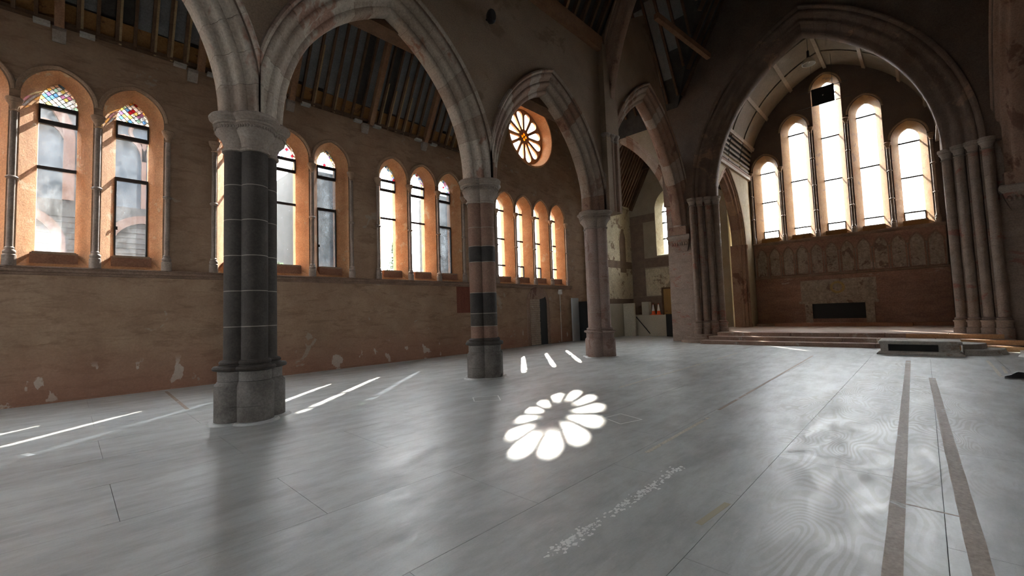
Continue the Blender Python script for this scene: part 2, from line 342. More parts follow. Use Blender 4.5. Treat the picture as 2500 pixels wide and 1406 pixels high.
def slab(fr, outer, holes, d0, d1, hole_d1=None):
    """wall slab between depths d0 and d1 with holes; hole_d1 gives the hole outlines on the far face"""
    h1 = hole_d1 or holes
    p0, t0 = tess(outer, holes); p1, t1 = tess(outer, h1)
    v = [fr(x, z, d0) for x, z in p0] + [fr(x, z, d1) for x, z in p1]; n = len(p0)
    f = list(t0) + [tuple(i+n for i in reversed(t)) for t in t1]
    k = len(outer)
    for i in range(k): j = (i+1) % k; f.append((i, j, j+n, i+n))
    if hole_d1 is None:
        b = k
        for h in holes:
            m = len(h)
            for i in range(m): j = (i+1) % m; f.append((b+i, b+j, b+j+n, b+i+n))
            b += m
    return v, f
def clip_convex(poly, conv):
    """polygon clipped by a convex polygon (both counter-clockwise)"""
    out = poly
    for i in range(len(conv)):
        a, b = conv[i], conv[(i+1) % len(conv)]; src, out = out, []
        if not src: return []
        def side(p): return (b[0]-a[0])*(p[1]-a[1])-(b[1]-a[1])*(p[0]-a[0])
        for k in range(len(src)):
            p, q = src[k], src[(k+1) % len(src)]; sp, sq = side(p), side(q)
            if sp >= 0: out.append(p)
            if sp*sq < 0:
                t = sp/(sp-sq); out.append((p[0]+t*(q[0]-p[0]), p[1]+t*(q[1]-p[1])))
    return out
def area(p): return 0.5*sum(p[i][0]*p[(i+1) % len(p)][1]-p[(i+1) % len(p)][0]*p[i][1] for i in range(len(p)))
def plate(fr, poly, d0, d1):
    n = len(poly); return loft([[fr(x, z, d0) for x, z in poly], [fr(x, z, d1) for x, z in poly]])
def bar(fr, u0, u1, z0, z1, d0, d1): return plate(fr, [(u0, z0), (u1, z0), (u1, z1), (u0, z1)], d0, d1)
ORD = ['first', 'second', 'third', 'fourth', 'fifth', 'sixth', 'seventh', 'eighth', 'ninth', 'tenth', 'eleventh', 'twelfth', 'thirteenth', 'fourteenth']

# ================================================================== THE PLACE
FL = Fr((0, 13.75, 0), (1, 0, 0), (0, 1, 0))          # left (aisle) wall
FA = Fr((0, 8.2, 0), (1, 0, 0), (0, 1, 0))            # arcade
FAR = Fr((0, -2.4, 0), (1, 0, 0), (0, 1, 0))          # arcade on the other side of the nave
FE = Fr((26.5, 0, 0), (0, -1, 0), (1, 0, 0))          # east wall
FCH = Fr((20.6, 0, 0), (0, -1, 0), (1, 0, 0))         # chancel arch
FT = Fr((13.45, 0, 0), (0, -1, 0), (1, 0, 0))         # transverse arch over the nave
FP = Fr((20.62, 0, 0), (0, -1, 0), (1, 0, 0))         # arch from transept to side chapel
FC = Fr((25.3, 0, 0), (0, -1, 0), (1, 0, 0))          # chapel end wall
FS = Fr((0, 7.05, 0), (1, 0, 0), (0, 1, 0))           # chancel side wall
EZ, SL = 11.3, 1.755                                  # nave eaves, roof slope
GX = [-1.52, -0.23, 1.06, 3.35, 4.64, 5.93, 8.20, 9.50, 10.80]   # aisle lancets
RX = [14.0, 15.3, 16.6, 17.92]                                   # transept lancets
ROSE = (16.05, 10.58)

# ------------------------------------------------------------------ floor: painted plywood sheets
fb = MB(); fb.add(box(-13, 26.6, -8.6, 14.3, -0.25, -0.012))
floor = fb.build('floor', 'gap'); tag(floor, 'grey painted plywood sheet floor of the empty church nave', 'floor', None, 'structure')
sheet = None
for r in range(-3, 12):
    y0 = r*1.22
    off = 1.52 if r % 2 else 2.77
    for k in range(-4, 10):
        x0 = off + k*2.44
        if x0 < -5.2 or x0+2.44 > (26.4 if y0 > 8.4 else 20.2) or y0+1.22 > 13.76: continue
        if x0+2.44 < 0 and y0 < 5: continue
        if sheet is None:
            sheet = obj('plywood_sheet', *box(x0+0.002, x0+2.438, y0+0.002, y0+1.218, -0.012, 0.0), 'floor', floor, origin=(x0, y0, 0))
        else: inst(sheet, 'plywood_sheet', floor, (x0, y0, 0))
fill = MB()
fill.add(box(-13, 26.4, 13.42, 13.75, -0.012, -0.0005)); fill.add(box(-13, -4.9, -8, 13.42, -0.012, -0.0005)); fill.add(box(-4.9, 20.2, -8, -3.66, -0.012, -0.0005))
fill.add(box(-5.0, 0.2, -3.66, 5.0, -0.011, -0.002)); fill.add(box(17.0, 25.3, 8.4, 13.42, -0.011, -0.002)); fill.add(box(16.0, 21.0, -3.66, 9.0, -0.011, -0.002))
fill.build('floor_edge_strip', 'floor', floor)

# ------------------------------------------------------------------ sweeps and arches
def sweep(fr, pts, prof, caps=True):
    n = len(pts); loops = []
    for i, (x, z) in enumerate(pts):
        a = pts[max(i-1, 0)]; b = pts[min(i+1, n-1)]
        def nrm(p, q):
            dx, dz = q[0]-p[0], q[1]-p[1]; l = math.hypot(dx, dz) or 1; return (-dz/l, dx/l)
        n1 = nrm(a, (x, z)) if i > 0 else nrm((x, z), b); n2 = nrm((x, z), b) if i < n-1 else n1
        mx, mz = n1[0]+n2[0], n1[1]+n2[1]; l = math.hypot(mx, mz) or 1; mx, mz = mx/l, mz/l
        s = 1/max(0.5, mx*n1[0]+mz*n1[1])
        loops.append([fr(x+mx*o*s, z+mz*o*s, d) for o, d in prof])
    return loft(loops, caps)
HALF = [(0, 0.0), (0, 0.13), (0.02, 0.165), (0.07, 0.19), (0.12, 0.175), (0.15, 0.20), (0.20, 0.235), (0.21, 0.29), (0.24, 0.325), (0.29, 0.335), (0.33, 0.315), (0.36, 0.33),
        (0.41, 0.36), (0.42, 0.40), (0.46, 0.43), (0.51, 0.425), (0.53, 0.41), (0.54, 0.47), (0.58, 0.50), (0.62, 0.49), (0.64, 0.41)]
def profile(s, yk=1.0, hood=True):
    H = HALF if hood else HALF[:-4]
    H = [(a*s, b*s*yk) for a, b in H]
    return [(a, -b) for a, b in H] + [(a, b) for a, b in reversed(H[1:])]
def arch_ring(name, label, fr, cx, hw, zs, za, prof, nv, mat, lim=(-1e9, 1e9), keep=(0, 1), foot=None, cat='arch', seg=3):
    """a moulded pointed arch of separate voussoirs over a mortar core"""
    h = za-zs; R = (hw*hw+h*h)/(2*hw)
    base = fr(cx, zs); root = thing(name, base, label, cat, None, 'structure')
    def pt(t, dr, d, side):
        a = t*math.acos(max(-1, min(1, (R-hw)/(R+dr))))
        x = cx-hw+R-(R+dr)*math.cos(a); z = zs+(R+dr)*math.sin(a)
        x = min(x, cx)
        if side: x = 2*cx-x
        return fr(min(max(x, lim[0]), lim[1]), z, d)
    core = MB(); mr = sum(p[0] for p in prof)/len(prof)
    inner = [(mr+(a-mr)*0.93+0.006, b*0.955) for a, b in prof]
    for side in (0, 1):
        if not (keep[0] <= side <= keep[1]): continue
        core.add(loft([[pt(t/20, a, b, side) for a, b in inner] for t in range(21)]))
        e = 0.0022/ (R*math.acos((R-hw)/R))*1.2
        for k in range(nv):
            t0, t1 = k/nv+e, (k+1)/nv-(e if k < nv-1 else 0)
            m = MB(); m.add(loft([[pt(t0+(t1-t0)*i/seg, a, b, side) for a, b in prof] for i in range(seg+1)]))
            m.build('voussoir', mat(k, side) if callable(mat) else mat, root, 50)
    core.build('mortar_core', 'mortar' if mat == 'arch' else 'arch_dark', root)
    return root
P0 = profile(1.0)
COLX = [-3.15, 2.15, 7.45, 12.85]
def mixmat(main, other, rate, seed):
    rnd = random.Random(seed); tab = {}
    def f(k, s):
        if (k, s) not in tab: tab[(k, s)] = other if rnd.random() < rate else main
        return tab[(k, s)]
    return f
arch_ring('nave_arch', 'moulded grey stone arch cut off by the upper left edge of the picture', FA, -0.5, 2.19, 5.02, 8.27, P0, 9, mixmat('arch', 'arch_mid', 0.15, 1), (-3.147, 2.147))
arch_ring('nave_arch', 'moulded pointed stone arch between the dark column and the banded column', FA, 4.80, 2.19, 5.02, 8.27, P0, 9, mixmat('arch', 'arch_mid', 0.4, 2), (2.153, 7.447))
arch_ring('nave_arch', 'moulded pointed stone arch framing the round window', FA, 10.15, 2.23, 5.02, 8.33, P0, 9, mixmat('arch_mid', 'arch_red', 0.3, 3), (7.453, 12.847))
PD = profile(1.05)
arch_ring('crossing_arch', 'tall reddish pointed arch between the pink column and the chancel pier', FA, 16.7, 3.28, 5.02, 10.3, PD, 14, mixmat('arch_red', 'arch_mid', 0.45, 4), (12.853, 20.6))
arch_ring('crossing_arch', 'moulded arch rising from the corbel at the right edge of the picture', FAR, 16.7, 3.28, 5.02, 10.3, PD, 14, 'arch_red', (12.9, 20.6))
PC = profile(1.55, 0.8)
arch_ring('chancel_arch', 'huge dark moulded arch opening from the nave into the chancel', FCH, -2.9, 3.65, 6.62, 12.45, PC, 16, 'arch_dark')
PT = profile(1.05, 0.9, False)
arch_ring('transverse_arch', 'dark brown arch spanning the nave high above the pink column', FT, -2.9, 4.80, 7.75, 16.2, PT, 16, 'arch_red')
PP = profile(0.95, 0.7, False)
arch_ring('chapel_arch', 'plain buff arch leading from the transept into the side chapel', FP, -11.25, 2.60, 5.2, 10.5, PP, 13, mixmat('arch_mid', 'arch_red', 0.3, 6), (-13.74, -8.62))
PS = profile(0.85, 0.85)
arch_ring('chancel_side_arch', 'narrow pointed arch with orange lit mouldings in the chancel side wall', FS, 22.85, 1.85, 4.8, 8.1, PS, 10, mixmat('arch_red', 'hood', 0.3, 7), (21.2, 25.3))

def extrados(cx, hw, zs, za, dr, n=14, lim=None):
    h = za-zs; R = (hw*hw+h*h)/(2*hw); out = []
    ae = math.acos((R-hw)/(R+dr))
    for i in range(n+1):
        a = ae*i/n; out.append((min(cx, cx-hw+R-(R+dr)*math.cos(a)), zs+(R+dr)*math.sin(a)))
    out = out + [(2*cx-x, z) for x, z in reversed(out[:-1])]
    if lim: out = [(x, z) for x, z in out if lim[0] <= x <= lim[1]]
    return out
# wall above the nave arches
poly = [(-13.0, EZ), (-13.0, 8.3), (-8.2, 8.3)] + [q for q in extrados(-5.8, 2.19, 5.02, 8.27, 0.0) if q[0] > -7.9] + [(-3.3, 4.95), (-3.15, 5.9)]
for cx, hw, za, l in ((-0.5, 2.19, 8.27, (-3.14, 2.14)), (4.8, 2.19, 8.27, (2.16, 7.44)), (10.15, 2.23, 8.33, (7.46, 12.84))):
    poly += extrados(cx, hw, 5.02, za, 0.5, lim=l)
poly += [(13.0, 6.2), (13.0, EZ)]
w = obj('wall_nave', *slab(FA, poly, [], -0.40, 0.40), 'nave_wall'); tag(w, 'brown plastered nave wall above the moulded arches', 'wall', None, 'structure')
# wall over the crossing arch, a low gable
def cross_wall(fr, nm, lab):
    p = [(13.0, EZ)] + [(13.0, 6.3)] + extrados(16.7, 3.28, 5.02, 10.3, 0.54, lim=(13.01, 20.45)) + [(20.45, 6.3), (20.45, 6.9), (19.7, 8.4), (18.6, 10.3), (17.5, 12.6), (16.7, 14.0), (15.4, 13.2), (14.0, EZ)]
    w = obj(nm, *slab(fr, p, [], -0.40, 0.40), 'nave_wall'); tag(w, lab, 'wall', None, 'structure')
cross_wall(FA, 'wall_crossing', 'brown plaster wall over the tall reddish crossing arch'); cross_wall(FAR, 'wall_crossing_right', 'plaster wall over the crossing arch at the right edge')
# chancel arch wall
p = [(2.4, 20.0), (2.4, 6.5)] 
ex = extrados(-2.9, 3.65, 6.62, 12.45, 0.88)
p = [(-8.85, 20.0), (-8.85, 6.5)] + [(ex[0][0], 6.5)] + ex + [(ex[-1][0], 6.5), (3.05, 6.5), (3.05, 20.0)]
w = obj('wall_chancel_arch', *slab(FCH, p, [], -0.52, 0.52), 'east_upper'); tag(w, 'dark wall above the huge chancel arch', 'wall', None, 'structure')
# wall over the transverse arch
ex = extrados(-2.9, 4.80, 7.75, 16.2, 0.5)
p = [(-8.2, EZ), (-8.2, 7.7), (ex[0][0], 7.7)] + ex + [(ex[-1][0], 7.7), (2.4, 7.7), (2.4, EZ), (-2.9, EZ+SL*5.3)]
w = obj('wall_transverse', *slab(FT, p, [], -0.3, 0.3), 'nave_wall'); tag(w, 'dark plaster wall over the arch spanning the nave', 'wall', None, 'structure')
# chapel arch wall
ex = extrados(-11.25, 2.60, 5.2, 10.5, 0.42, lim=(-13.74, -8.61))
p = [(-13.74, 14.0), (-13.74, 6.0)] + ex + [(-8.6, 6.0), (-8.6, 14.0)]
w = obj('wall_transept_east', *slab(FP, p, [], -0.28, 0.28), 'gable_plaster'); tag(w, 'plaster wall above the arch into the side chapel', 'wall', None, 'structure')
# transept west infill above the aisle
FW = Fr((13.5, 0, 0), (0, -1, 0), (1, 0, 0))
p = [(-13.75, 8.45), (-12.2, EZ-0.1), (-10.1, EZ-0.1), (-8.6, 8.45), (-8.6, 17.2), (-13.75, 17.2)]
w = obj('wall_transept_west', *slab(FW, p, [], -0.1, 0.1), 'nave_wall'); tag(w, 'dim plaster wall above the aisle end', 'wall', None, 'structure')

# ------------------------------------------------------------------ columns
def lobed(cx, cy, z, a, r, rf=0.0, n=96):
    out = []
    for i in range(n):
        th = 2*PI*i/n; best = 0
        for k in range(4):
            d = th-k*PI/2; q = r*r-(a*math.sin(d))**2
            if q >= 0: best = max(best, a*math.cos(d)+math.sqrt(q))
        if rf:
            for k in range(4):
                d = th-k*PI/2-PI/4; b = a*0.98; q = rf*rf-(b*math.sin(d))**2
                if q >= 0: best = max(best, b*math.cos(d)+math.sqrt(q))
        out.append((cx+best*math.cos(th), cy+best*math.sin(th), z))
    return out
def column(x, y, label, mats, k=1.0, top=5.02):
    c = thing('stone_column', (x, y, 0), label, 'column', None, 'structure')
    A, R_ = 0.20*k, 0.195*k
    L = lambda z, a, r, rf=0.05: lobed(x, y, z, a*k, r*k, rf*k)
    def part(nm, prof, mat): return obj(nm, *loft([L(*q) for q in prof]), mat, c, 35)
    pa, pr = 0.25, 0.27
    part('footing', [(0, pa+.02, pr+.08), (0.03, pa+.01, pr+.05)], 'floor')
    part('plinth_course', [(0.02, pa, pr), (0.27, pa, pr)], mats['plinth'])
    part('plinth_course', [(0.275, pa, pr), (0.60, pa, pr), (0.66, pa-.01, pr-.035)], mats['plinth'])
    part('plinth_course', [(0.665, pa-.01, pr-.035), (0.82, pa-.01, pr-.035)], mats['plinth'])
    part('base_moulding', [(0.822, pa-.01, pr-.03), (0.84, pa, pr+.02), (0.87, pa, pr+.03), (0.90, pa, pr+.01), (0.905, pa-.02, pr-.03), (0.93, pa-.035, pr-.045), (0.94, pa-.035, pr-.03), (0.965, pa-.04, pr-.025), (0.985, pa-.045, pr-.04), (1.0, 0.20, 0.20)], mats['base'])
    zs = mats['zs']
    part('mortar_core', [(0.99, 0.20, 0.192), (4.44, 0.20, 0.192)], 'mortar')
    for i in range(len(zs)-1):
        part('drum', [(zs[i]+0.007, 0.20, 0.195), (zs[i+1]-0.007, 0.20, 0.195)], mats['drums'][i % len(mats['drums'])])
    part('necking', [(4.42, 0.20, 0.20), (4.43, 0.20, 0.225), (4.455, 0.20, 0.232), (4.475, 0.20, 0.222), (4.48, 0.20, 0.20)], mats['cap'])
    part('capital_bell', [(4.48, 0.20, 0.198), (4.54, 0.20, 0.203), (4.62, 0.21, 0.225), (4.68, 0.22, 0.26), (4.72, 0.23, 0.29), (4.745, 0.23, 0.295), (4.755, 0.23, 0.27)], mats['cap'])
    cb = part('capital_band', [(4.755, 0.23, 0.275), (4.845, 0.235, 0.29)], mats['cap'])
    part('abacus', [(4.845, 0.235, 0.29), (4.855, 0.24, 0.315), (4.885, 0.24, 0.315), (4.90, 0.24, 0.30), (4.925, 0.25, 0.325), (4.955, 0.255, 0.355), (4.99, 0.255, 0.362), (5.015, 0.255, 0.345), (top, 0.25, 0.30)], mats['cap'])
    # carved beads round the band
    ring = lobed(x, y, 4.80, 0.235*k, 0.292*k, 0.05*k, 72); m = MB()
    for px, py, pz in ring:
        m.add(lathe(px, py, [(0.004, pz-0.028), (0.018, pz-0.012), (0.018, pz+0.012), (0.004, pz+0.028)], 6))
    o = m.build('carved_beading', mats['cap'], cb, 60); o['kind'] = 'stuff'
    return c
Z6 = [0.995, 1.53, 2.11, 2.69, 3.28, 3.86, 4.43]
m1 = dict(plinth='plinth', base='drum', cap='cap', zs=Z6, drums=['drum', 'drum', 'drum', 'drum', 'drum', 'drum'])
m2 = dict(plinth='plinth', base='drum', cap='cap', zs=[0.995, 1.62, 2.02, 2.14, 2.95, 3.25, 3.55, 3.95, 4.43], drums=['drum', 'drum_black', 'drum', 'drum_red', 'drum_black', 'drum_red', 'drum_red', 'drum_red'])
m2['zs'] = [0.995, 1.30, 1.62, 2.14, 2.92, 3.32, 3.80, 4.43]; m2['drums'] = ['drum_red', 'drum', 'drum_black', 'drum_red', 'drum_black', 'drum_red', 'drum_red']
m3 = dict(plinth='drum_pink', base='drum_pink', cap='cap', zs=Z6, drums=['drum_pink'])
column(COLX[0], 8.2, 'stone column beyond the left edge of the picture', m1)
column(COLX[1], 8.2, 'dark clustered stone column with pale mortar joints, nearest the camera', m1)
column(COLX[2], 8.2, 'clustered column banded in red and black stone with a blackened plinth', m2)
column(COLX[3], 8.2, 'pinkish clustered column, plain and worn, in front of the side chapel', m3, 1.07)
# wall shaft above the pink column carrying the transverse arch
for i, (sx, sy) in enumerate(((13.0, 7.70), (13.28, 7.66), (13.5, 7.62))):
    c = thing('wall_shaft', (sx, sy, 5.02), ['leftmost', 'middle', 'rightmost'][i] + ' thin wall shaft above the pink column capital', 'shaft', 'shafts above the pink column')
    obj('shaft', *lathe(sx, sy, [(0.085, 5.03), (0.085, 7.5)], 12), 'arch_red', c, 40)
    obj('capital', *lathe(sx, sy, [(0.09, 7.5), (0.12, 7.55), (0.09, 7.58), (0.13, 7.68), (0.17, 7.72), (0.17, 7.77)], 12), 'cap', c, 40)
m = MB(); m.add(box(12.9, 13.75, 7.6, 8.5, 5.02, 11.0)); w = m.build('wall_crossing_pier', 'nave_wall'); tag(w, 'plaster pier rising above the pink column', 'wall', None, 'structure')

# ------------------------------------------------------------------ windows
QUARRY = ['q_white']*10 + ['q_pink', 'q_blue', 'q_yellow', 'q_green', 'q_violet', 'q_red', 'q_yellow', 'q_blue']
def lancet(num, fr, cx, label, emb, gl, bars, reveal='reveal', dep=0.40, thick=0.62, head=None, frames=(), sill=True, hood=True, glassmat=('glass', 'glass'), cat='window', sillmat='sill'):
    """emb = (half width, bottom, springing, apex) on the wall face; gl = the same for the glass"""
    root = thing('window_%d' % num, fr(cx, emb[1]), label, cat, None, 'structure')
    l0 = arch_loop(cx, *emb); l1 = arch_loop(cx, *gl)
    loops = [[fr(x, z, 0.0) for x, z in l0], [fr(x, z, dep) for x, z in l1], [fr(x, z, thick) for x, z in l1]]
    obj('reveal', *loft(loops, caps=False), reveal, root, 30)
    hw, zb, zs, za = gl
    # panes
    cuts = [zb]+[b for b in bars]+([head] if head else [])
    outline = list(reversed(l1))
    def band(z0, z1): return clip_convex(clip_convex([(cx-hw-.1, z0), (cx+hw+.1, z0), (cx+hw+.1, z1), (cx-hw-.1, z1)], outline), outline)
    tops = cuts[1:]+([] if head else [za+0.05])
    for i, (a, b) in enumerate(zip(cuts, tops)):
        pl = band(a, b)
        if len(pl) > 2: obj('pane', *plate(fr, pl, dep+0.02, dep+0.024), glassmat[min(i, len(glassmat)-1)], root)
    if head:
        hp = band(head, za+0.05)
        du, dz = 0.055, 0.058
        nrow = int((za-head)/dz)+3
        rnd = random.Random(num*13)
        cames = MB()
        for r in range(-1, nrow):
            for k in range(-7, 8):
                if (r+k) % 2: continue
                u, z = cx+k*du, head+r*dz
                d = clip_convex([(u-du+.004, z), (u, z-dz+.004), (u+du-.004, z), (u, z+dz-.004)], hp)
                if len(d) > 2 and abs(area(d)) > 0.0004: obj('quarry', *plate(fr, d, dep+0.02, dep+0.026), rnd.choice(QUARRY), root)
                for s in (-1, 1):
                    st = clip_convex([(u-du-.004, z-.004), (u-du+.004, z-.004), (u+.004, z+s*dz), (u-.004, z+s*dz)] if s > 0 else [(u-du-.004, z+.004), (u-.004, z-dz), (u+.004, z-dz), (u-du+.004, z+.004)], hp)
                    if len(st) > 2: cames.add(plate(fr, st, dep+0.016, dep+0.03))
                    u2 = u+du
                    st = clip_convex([(u2-.004, z-.004), (u2+.004, z-.004), (u+.004, z+dz), (u-.004, z+dz)] if s > 0 else [(u-.004, z-dz), (u+.004, z-dz), (u2+.004, z), (u2-.004, z)], hp)
                    if len(st) > 2: cames.add(plate(fr, st, dep+0.016, dep+0.03))
        if cames.v: cames.build('lead_cames', 'lead', root)
        obj('head_bar', *bar(fr, cx-hw, cx+hw, head-0.045, head+0.012, dep-0.03, dep+0.05), 'frame', root)
    for b in bars: obj('saddle_bar', *bar(fr, cx-hw, cx+hw, b-0.034, b+0.034, dep-0.01, dep+0.045), 'frame', root)
    for z0, z1, t in frames:
        m = MB()
        for q in ((cx-hw, cx-hw+t, z0, z1), (cx+hw-t, cx+hw, z0, z1), (cx-hw+t, cx+hw-t, z0, z0+t), (cx-hw+t, cx+hw-t, z1-t, z1)): m.add(bar(fr, q[0], q[1], q[2], q[3], dep-0.02, dep+0.05))
        cf = m.build('casement_frame', 'frame', root)
        if z1-z0 > 1: obj('casement_latch', *bar(fr, cx-hw+t, cx-hw+t+0.03, (z0+z1)/2-0.3, (z0+z1)/2-0.22, dep-0.05, dep-0.02), 'frame', cf)
    if sill:
        obj('sill', *bar(fr, cx-hw-0.06, cx+hw+0.06, emb[1]+0.0, zb-0.02, 0.10, dep-0.01), sillmat, root)
        obj('sill_slab', *bar(fr, cx-hw-0.03, cx+hw+0.03, zb-0.05, zb+0.0, 0.08, dep+0.02), 'hood', root)
    if hood:
        pts = arch_pts(cx, emb[0]+0.015, emb[2]+0.05, emb[3]+0.02, 10)
        obj('hood_mould', *sweep(fr, pts, [(0.0, 0.02), (-0.0, -0.02), (0.025, -0.045), (0.055, -0.05), (0.075, -0.035), (0.08, 0.02)]), 'hood', root, 40)
    c = Vector(fr(cx, (zb+za)/2, thick+0.02)); portal(c, -fr.N, hw*2.0, za-zb)
    return root
EMB = (0.565, 2.95, 6.70, 7.42); GL = (0.31, 3.30, 6.74, 7.27)
glabs = ['lancet window at the left edge of the picture, only its arch showing',
 'lancet window full of dusty glass, leftmost in full view',
 'lancet with dark casement frame showing red tracery outside, second in full view',
 'lancet window mostly hidden behind the dark column',
 'bright lancet window just right of the dark column',
 'dark framed casement lancet, second to the right of the dark column',
 'bright lancet, first of the three beside the banded column',
 'bright lancet, middle of the three beside the banded column',
 'dark framed casement lancet, last before the banded column']
n = 0
for i, x in enumerate(GX):
    n += 1; j = i % 3
    cas = j == 2
    bars = [5.25, 6.30]
    fr_ = [(6.33, 6.66, 0.03)]
    if cas: fr_.append((3.30, 5.23, 0.028))
    lancet(n, FL, x, glabs[i], EMB, GL, bars, head=6.70 if i else None, frames=fr_, glassmat=('glass_film',) if i == 2 else ('glass_grey',) if cas else (('glass_dusty', 'glass_film', 'glass_dusty') if i == 1 else ('glass',)))
rl = ['bright lancet just right of the banded column, under the round window', 'second lancet under the round window', 'third lancet under the round window', 'last lancet under the round window, beside the corner']
for i, x in enumerate(RX):
    n += 1
    lancet(n, FL, x, rl[i], (0.57, 2.95, 6.50, 7.25), (0.30, 3.30, 6.55, 7.1), [3.85, 5.1, 6.45], frames=[(3.32, 3.85, 0.03)] if i in (1, 2) else (), glassmat=('glass',))
# colonnettes between the lancets
def colonnette(x, y, z0, z1, ring, label, grp, r=0.055, mat='shaft', nx=(0, -1)):
    c = thing('window_colonnette', (x, y, z0), label, 'colonnette', grp)
    obj('base', *lathe(x, y, [(0.105, z0), (0.105, z0+0.22), (0.085, z0+0.24), (0.10, z0+0.27), (0.095, z0+0.31), (0.07, z0+0.34), (0.078, z0+0.37), (r, z0+0.40)], 12), mat, c, 40)
    obj('shaft', *lathe(x, y, [(r, z0+0.39), (r, z1-0.24)], 12), mat, c, 40)
    for k, zr in enumerate(ring):
        obj('ring', *lathe(x, y, [(r, zr-0.04), (r+0.025, zr-0.03), (r+0.045, zr), (r+0.025, zr+0.03), (r, zr+0.04)], 12), mat, c, 40)
    obj('capital', *lathe(x, y, [(r, z1-0.25), (r+0.025, z1-0.23), (r, z1-0.21), (r+0.015, z1-0.14), (r+0.05, z1-0.08), (r+0.065, z1-0.06), (r+0.05, z1-0.05), (r+0.075, z1-0.02), (r+0.08, z1+0.03), (r+0.06, z1+0.05)], 12), 'hood', c, 40)
    return c
clab = {(-0.875): 'colonnette at the far left edge, lit along one side', 0.415: 'colonnette between the two leftmost full windows', 1.705: 'colonnette at the right of the leftmost window group',
        2.70: 'colonnette just left of the dark column', 3.995: 'colonnette behind the dark column', 5.285: 'colonnette between the two windows right of the dark column', 6.575: 'colonnette ending the window group right of the dark column',
        7.55: 'colonnette starting the window group beside the banded column', 8.85: 'second colonnette of the window group beside the banded column', 10.15: 'third colonnette of the window group beside the banded column', 11.45: 'colonnette just left of the banded column shaft'}
for x, l in clab.items(): colonnette(x, 13.70, 2.95, 6.50, [4.82], l, 'colonnettes of the aisle windows')
for i, x in enumerate((13.35, 14.65, 15.95, 17.26, 18.57)):
    colonnette(x, 13.70, 2.95, 6.28, [4.7], ORD[i] + ' colonnette of the row under the round window', 'colonnettes under the round window')

# left aisle wall and transept end wall
def holes_of(xs, emb): return [arch_loop(x, *emb) for x in xs]
oh = holes_of(GX, EMB); ohg = holes_of(GX, GL)
w = WLEFT = obj('wall_left', *slab(FL, [(-2.6, 0), (13.4, 0), (13.4, 8.6), (-2.6, 8.6)], oh, 0.0, 0.60, ohg), 'plaster'); tag(w, 'patchy brown plaster aisle wall below and around the lancet windows', 'wall', None, 'structure')
WX = [-11.26, -9.97, -8.68, -6.39, -5.10, -3.81]
w = obj('wall_left_west', *slab(FL, [(-13, 0), (-2.6, 0), (-2.6, 8.6), (-13, 8.6)], [arch_loop(x, *GL) for x in WX], 0.0, 0.60), 'plaster'); tag(w, 'aisle wall with lancets left of the picture', 'wall', None, 'structure')
for x in WX: portal((x, 14.37, 5.28), (0, -1, 0), 0.62, 3.97)
circ = lambda r, n=48: [(ROSE[0]+r*math.cos(2*PI*k/n), ROSE[1]+r*math.sin(2*PI*k/n)) for k in range(n)]
RE = (0.57, 2.95, 6.50, 7.25); RG = (0.30, 3.30, 6.55, 7.1)
w = obj('wall_transept', *slab(FL, [(13.4, 0), (20.6, 0), (20.6, EZ), (16.7, EZ+SL*3.3), (13.4, EZ)], holes_of(RX, RE)+[circ(1.62)], 0.0, 0.60, holes_of(RX, RG)+[circ(1.42)]), 'plaster')
tag(w, 'plaster gable wall with the round window and four lancets', 'wall', None, 'structure')
# string course
m = MB(); m.add(loft([[(x, 13.75-a, z) for a, z in ((-0.02, 2.76), (0.03, 2.78), (0.05, 2.82), (0.10, 2.84), (0.11, 2.88), (0.09, 2.91), (0.12, 2.925), (0.10, 2.955), (-0.02, 2.965))] for x in (-2.6, 18.9)]))
o = m.build('trim_1', 'string', None, 40); tag(o, 'moulded stone ledge running along the wall under the lancet windows', 'ledge', None, 'structure')
m = MB(); m.add(box(-2.6, 12.4, 13.66, 13.76, 0.0, 0.035)); o = m.build('baseboard_left', 'plaster'); tag(o, 'low skirting strip at the foot of the aisle wall', 'skirting', None, 'structure')

# rose window
n += 1
root = thing('window_%d' % n, FL(*ROSE), 'round window with twelve bright petals around a hub', 'rose window', None, 'structure')
c0, c1 = circ(1.62), circ(1.42)
obj('reveal', *loft([[FL(x, z, 0.0) for x, z in c0], [FL(x, z, 0.46) for x, z in c1], [FL(x, z, 0.62) for x, z in c1]], caps=False), 'reveal', root, 40)
obj('ring_moulding', *loft([[FL(ROSE[0]+(1.66+0.05*math.cos(b))*math.cos(a), ROSE[1]+(1.66+0.05*math.cos(b))*math.sin(a), 0.04*math.sin(b)-0.01) for b in [2*PI*q/8 for q in range(8)]] for a in [2*PI*k/48 for k in range(49)]], caps=False), 'reveal', root, 60)
def petal(k):
    th = 2*PI*k/12 + PI/12; out = []
    r0, r1, ha = 0.40, 1.12, math.radians(9.9)
    rc = r1*math.sin(ha)
    out.append((r0, -r0*math.tan(ha)*0.55)); out.append((0.75, -0.75*math.tan(ha)*0.93)); out.append((r1-0.08, -rc))
    for i in range(9):
        b = -PI/2+PI*i/8; out.append((r1+rc*math.cos(b)*0.95, rc*math.sin(b)))
    out.append((r1-0.08, rc)); out.append((0.75, 0.75*math.tan(ha)*0.93)); out.append((r0, r0*math.tan(ha)*0.55)); out.append((r0-0.03, 0))
    return [(ROSE[0]+a*math.cos(th)-b*math.sin(th), ROSE[1]+a*math.sin(th)+b*math.cos(th)) for a, b in out]
pet = [petal(k) for k in range(12)]
eye = [[(ROSE[0]+0.13*math.cos(q)+0.075*math.cos(2*PI*k/10), ROSE[1]+0.13*math.sin(q)+0.075*math.sin(2*PI*k/10)) for k in range(10)] for q in (0, PI/2, PI, 3*PI/2)]
obj('tracery', *slab(FL, circ(1.43), pet+eye, 0.46, 0.57), 'reveal', root)
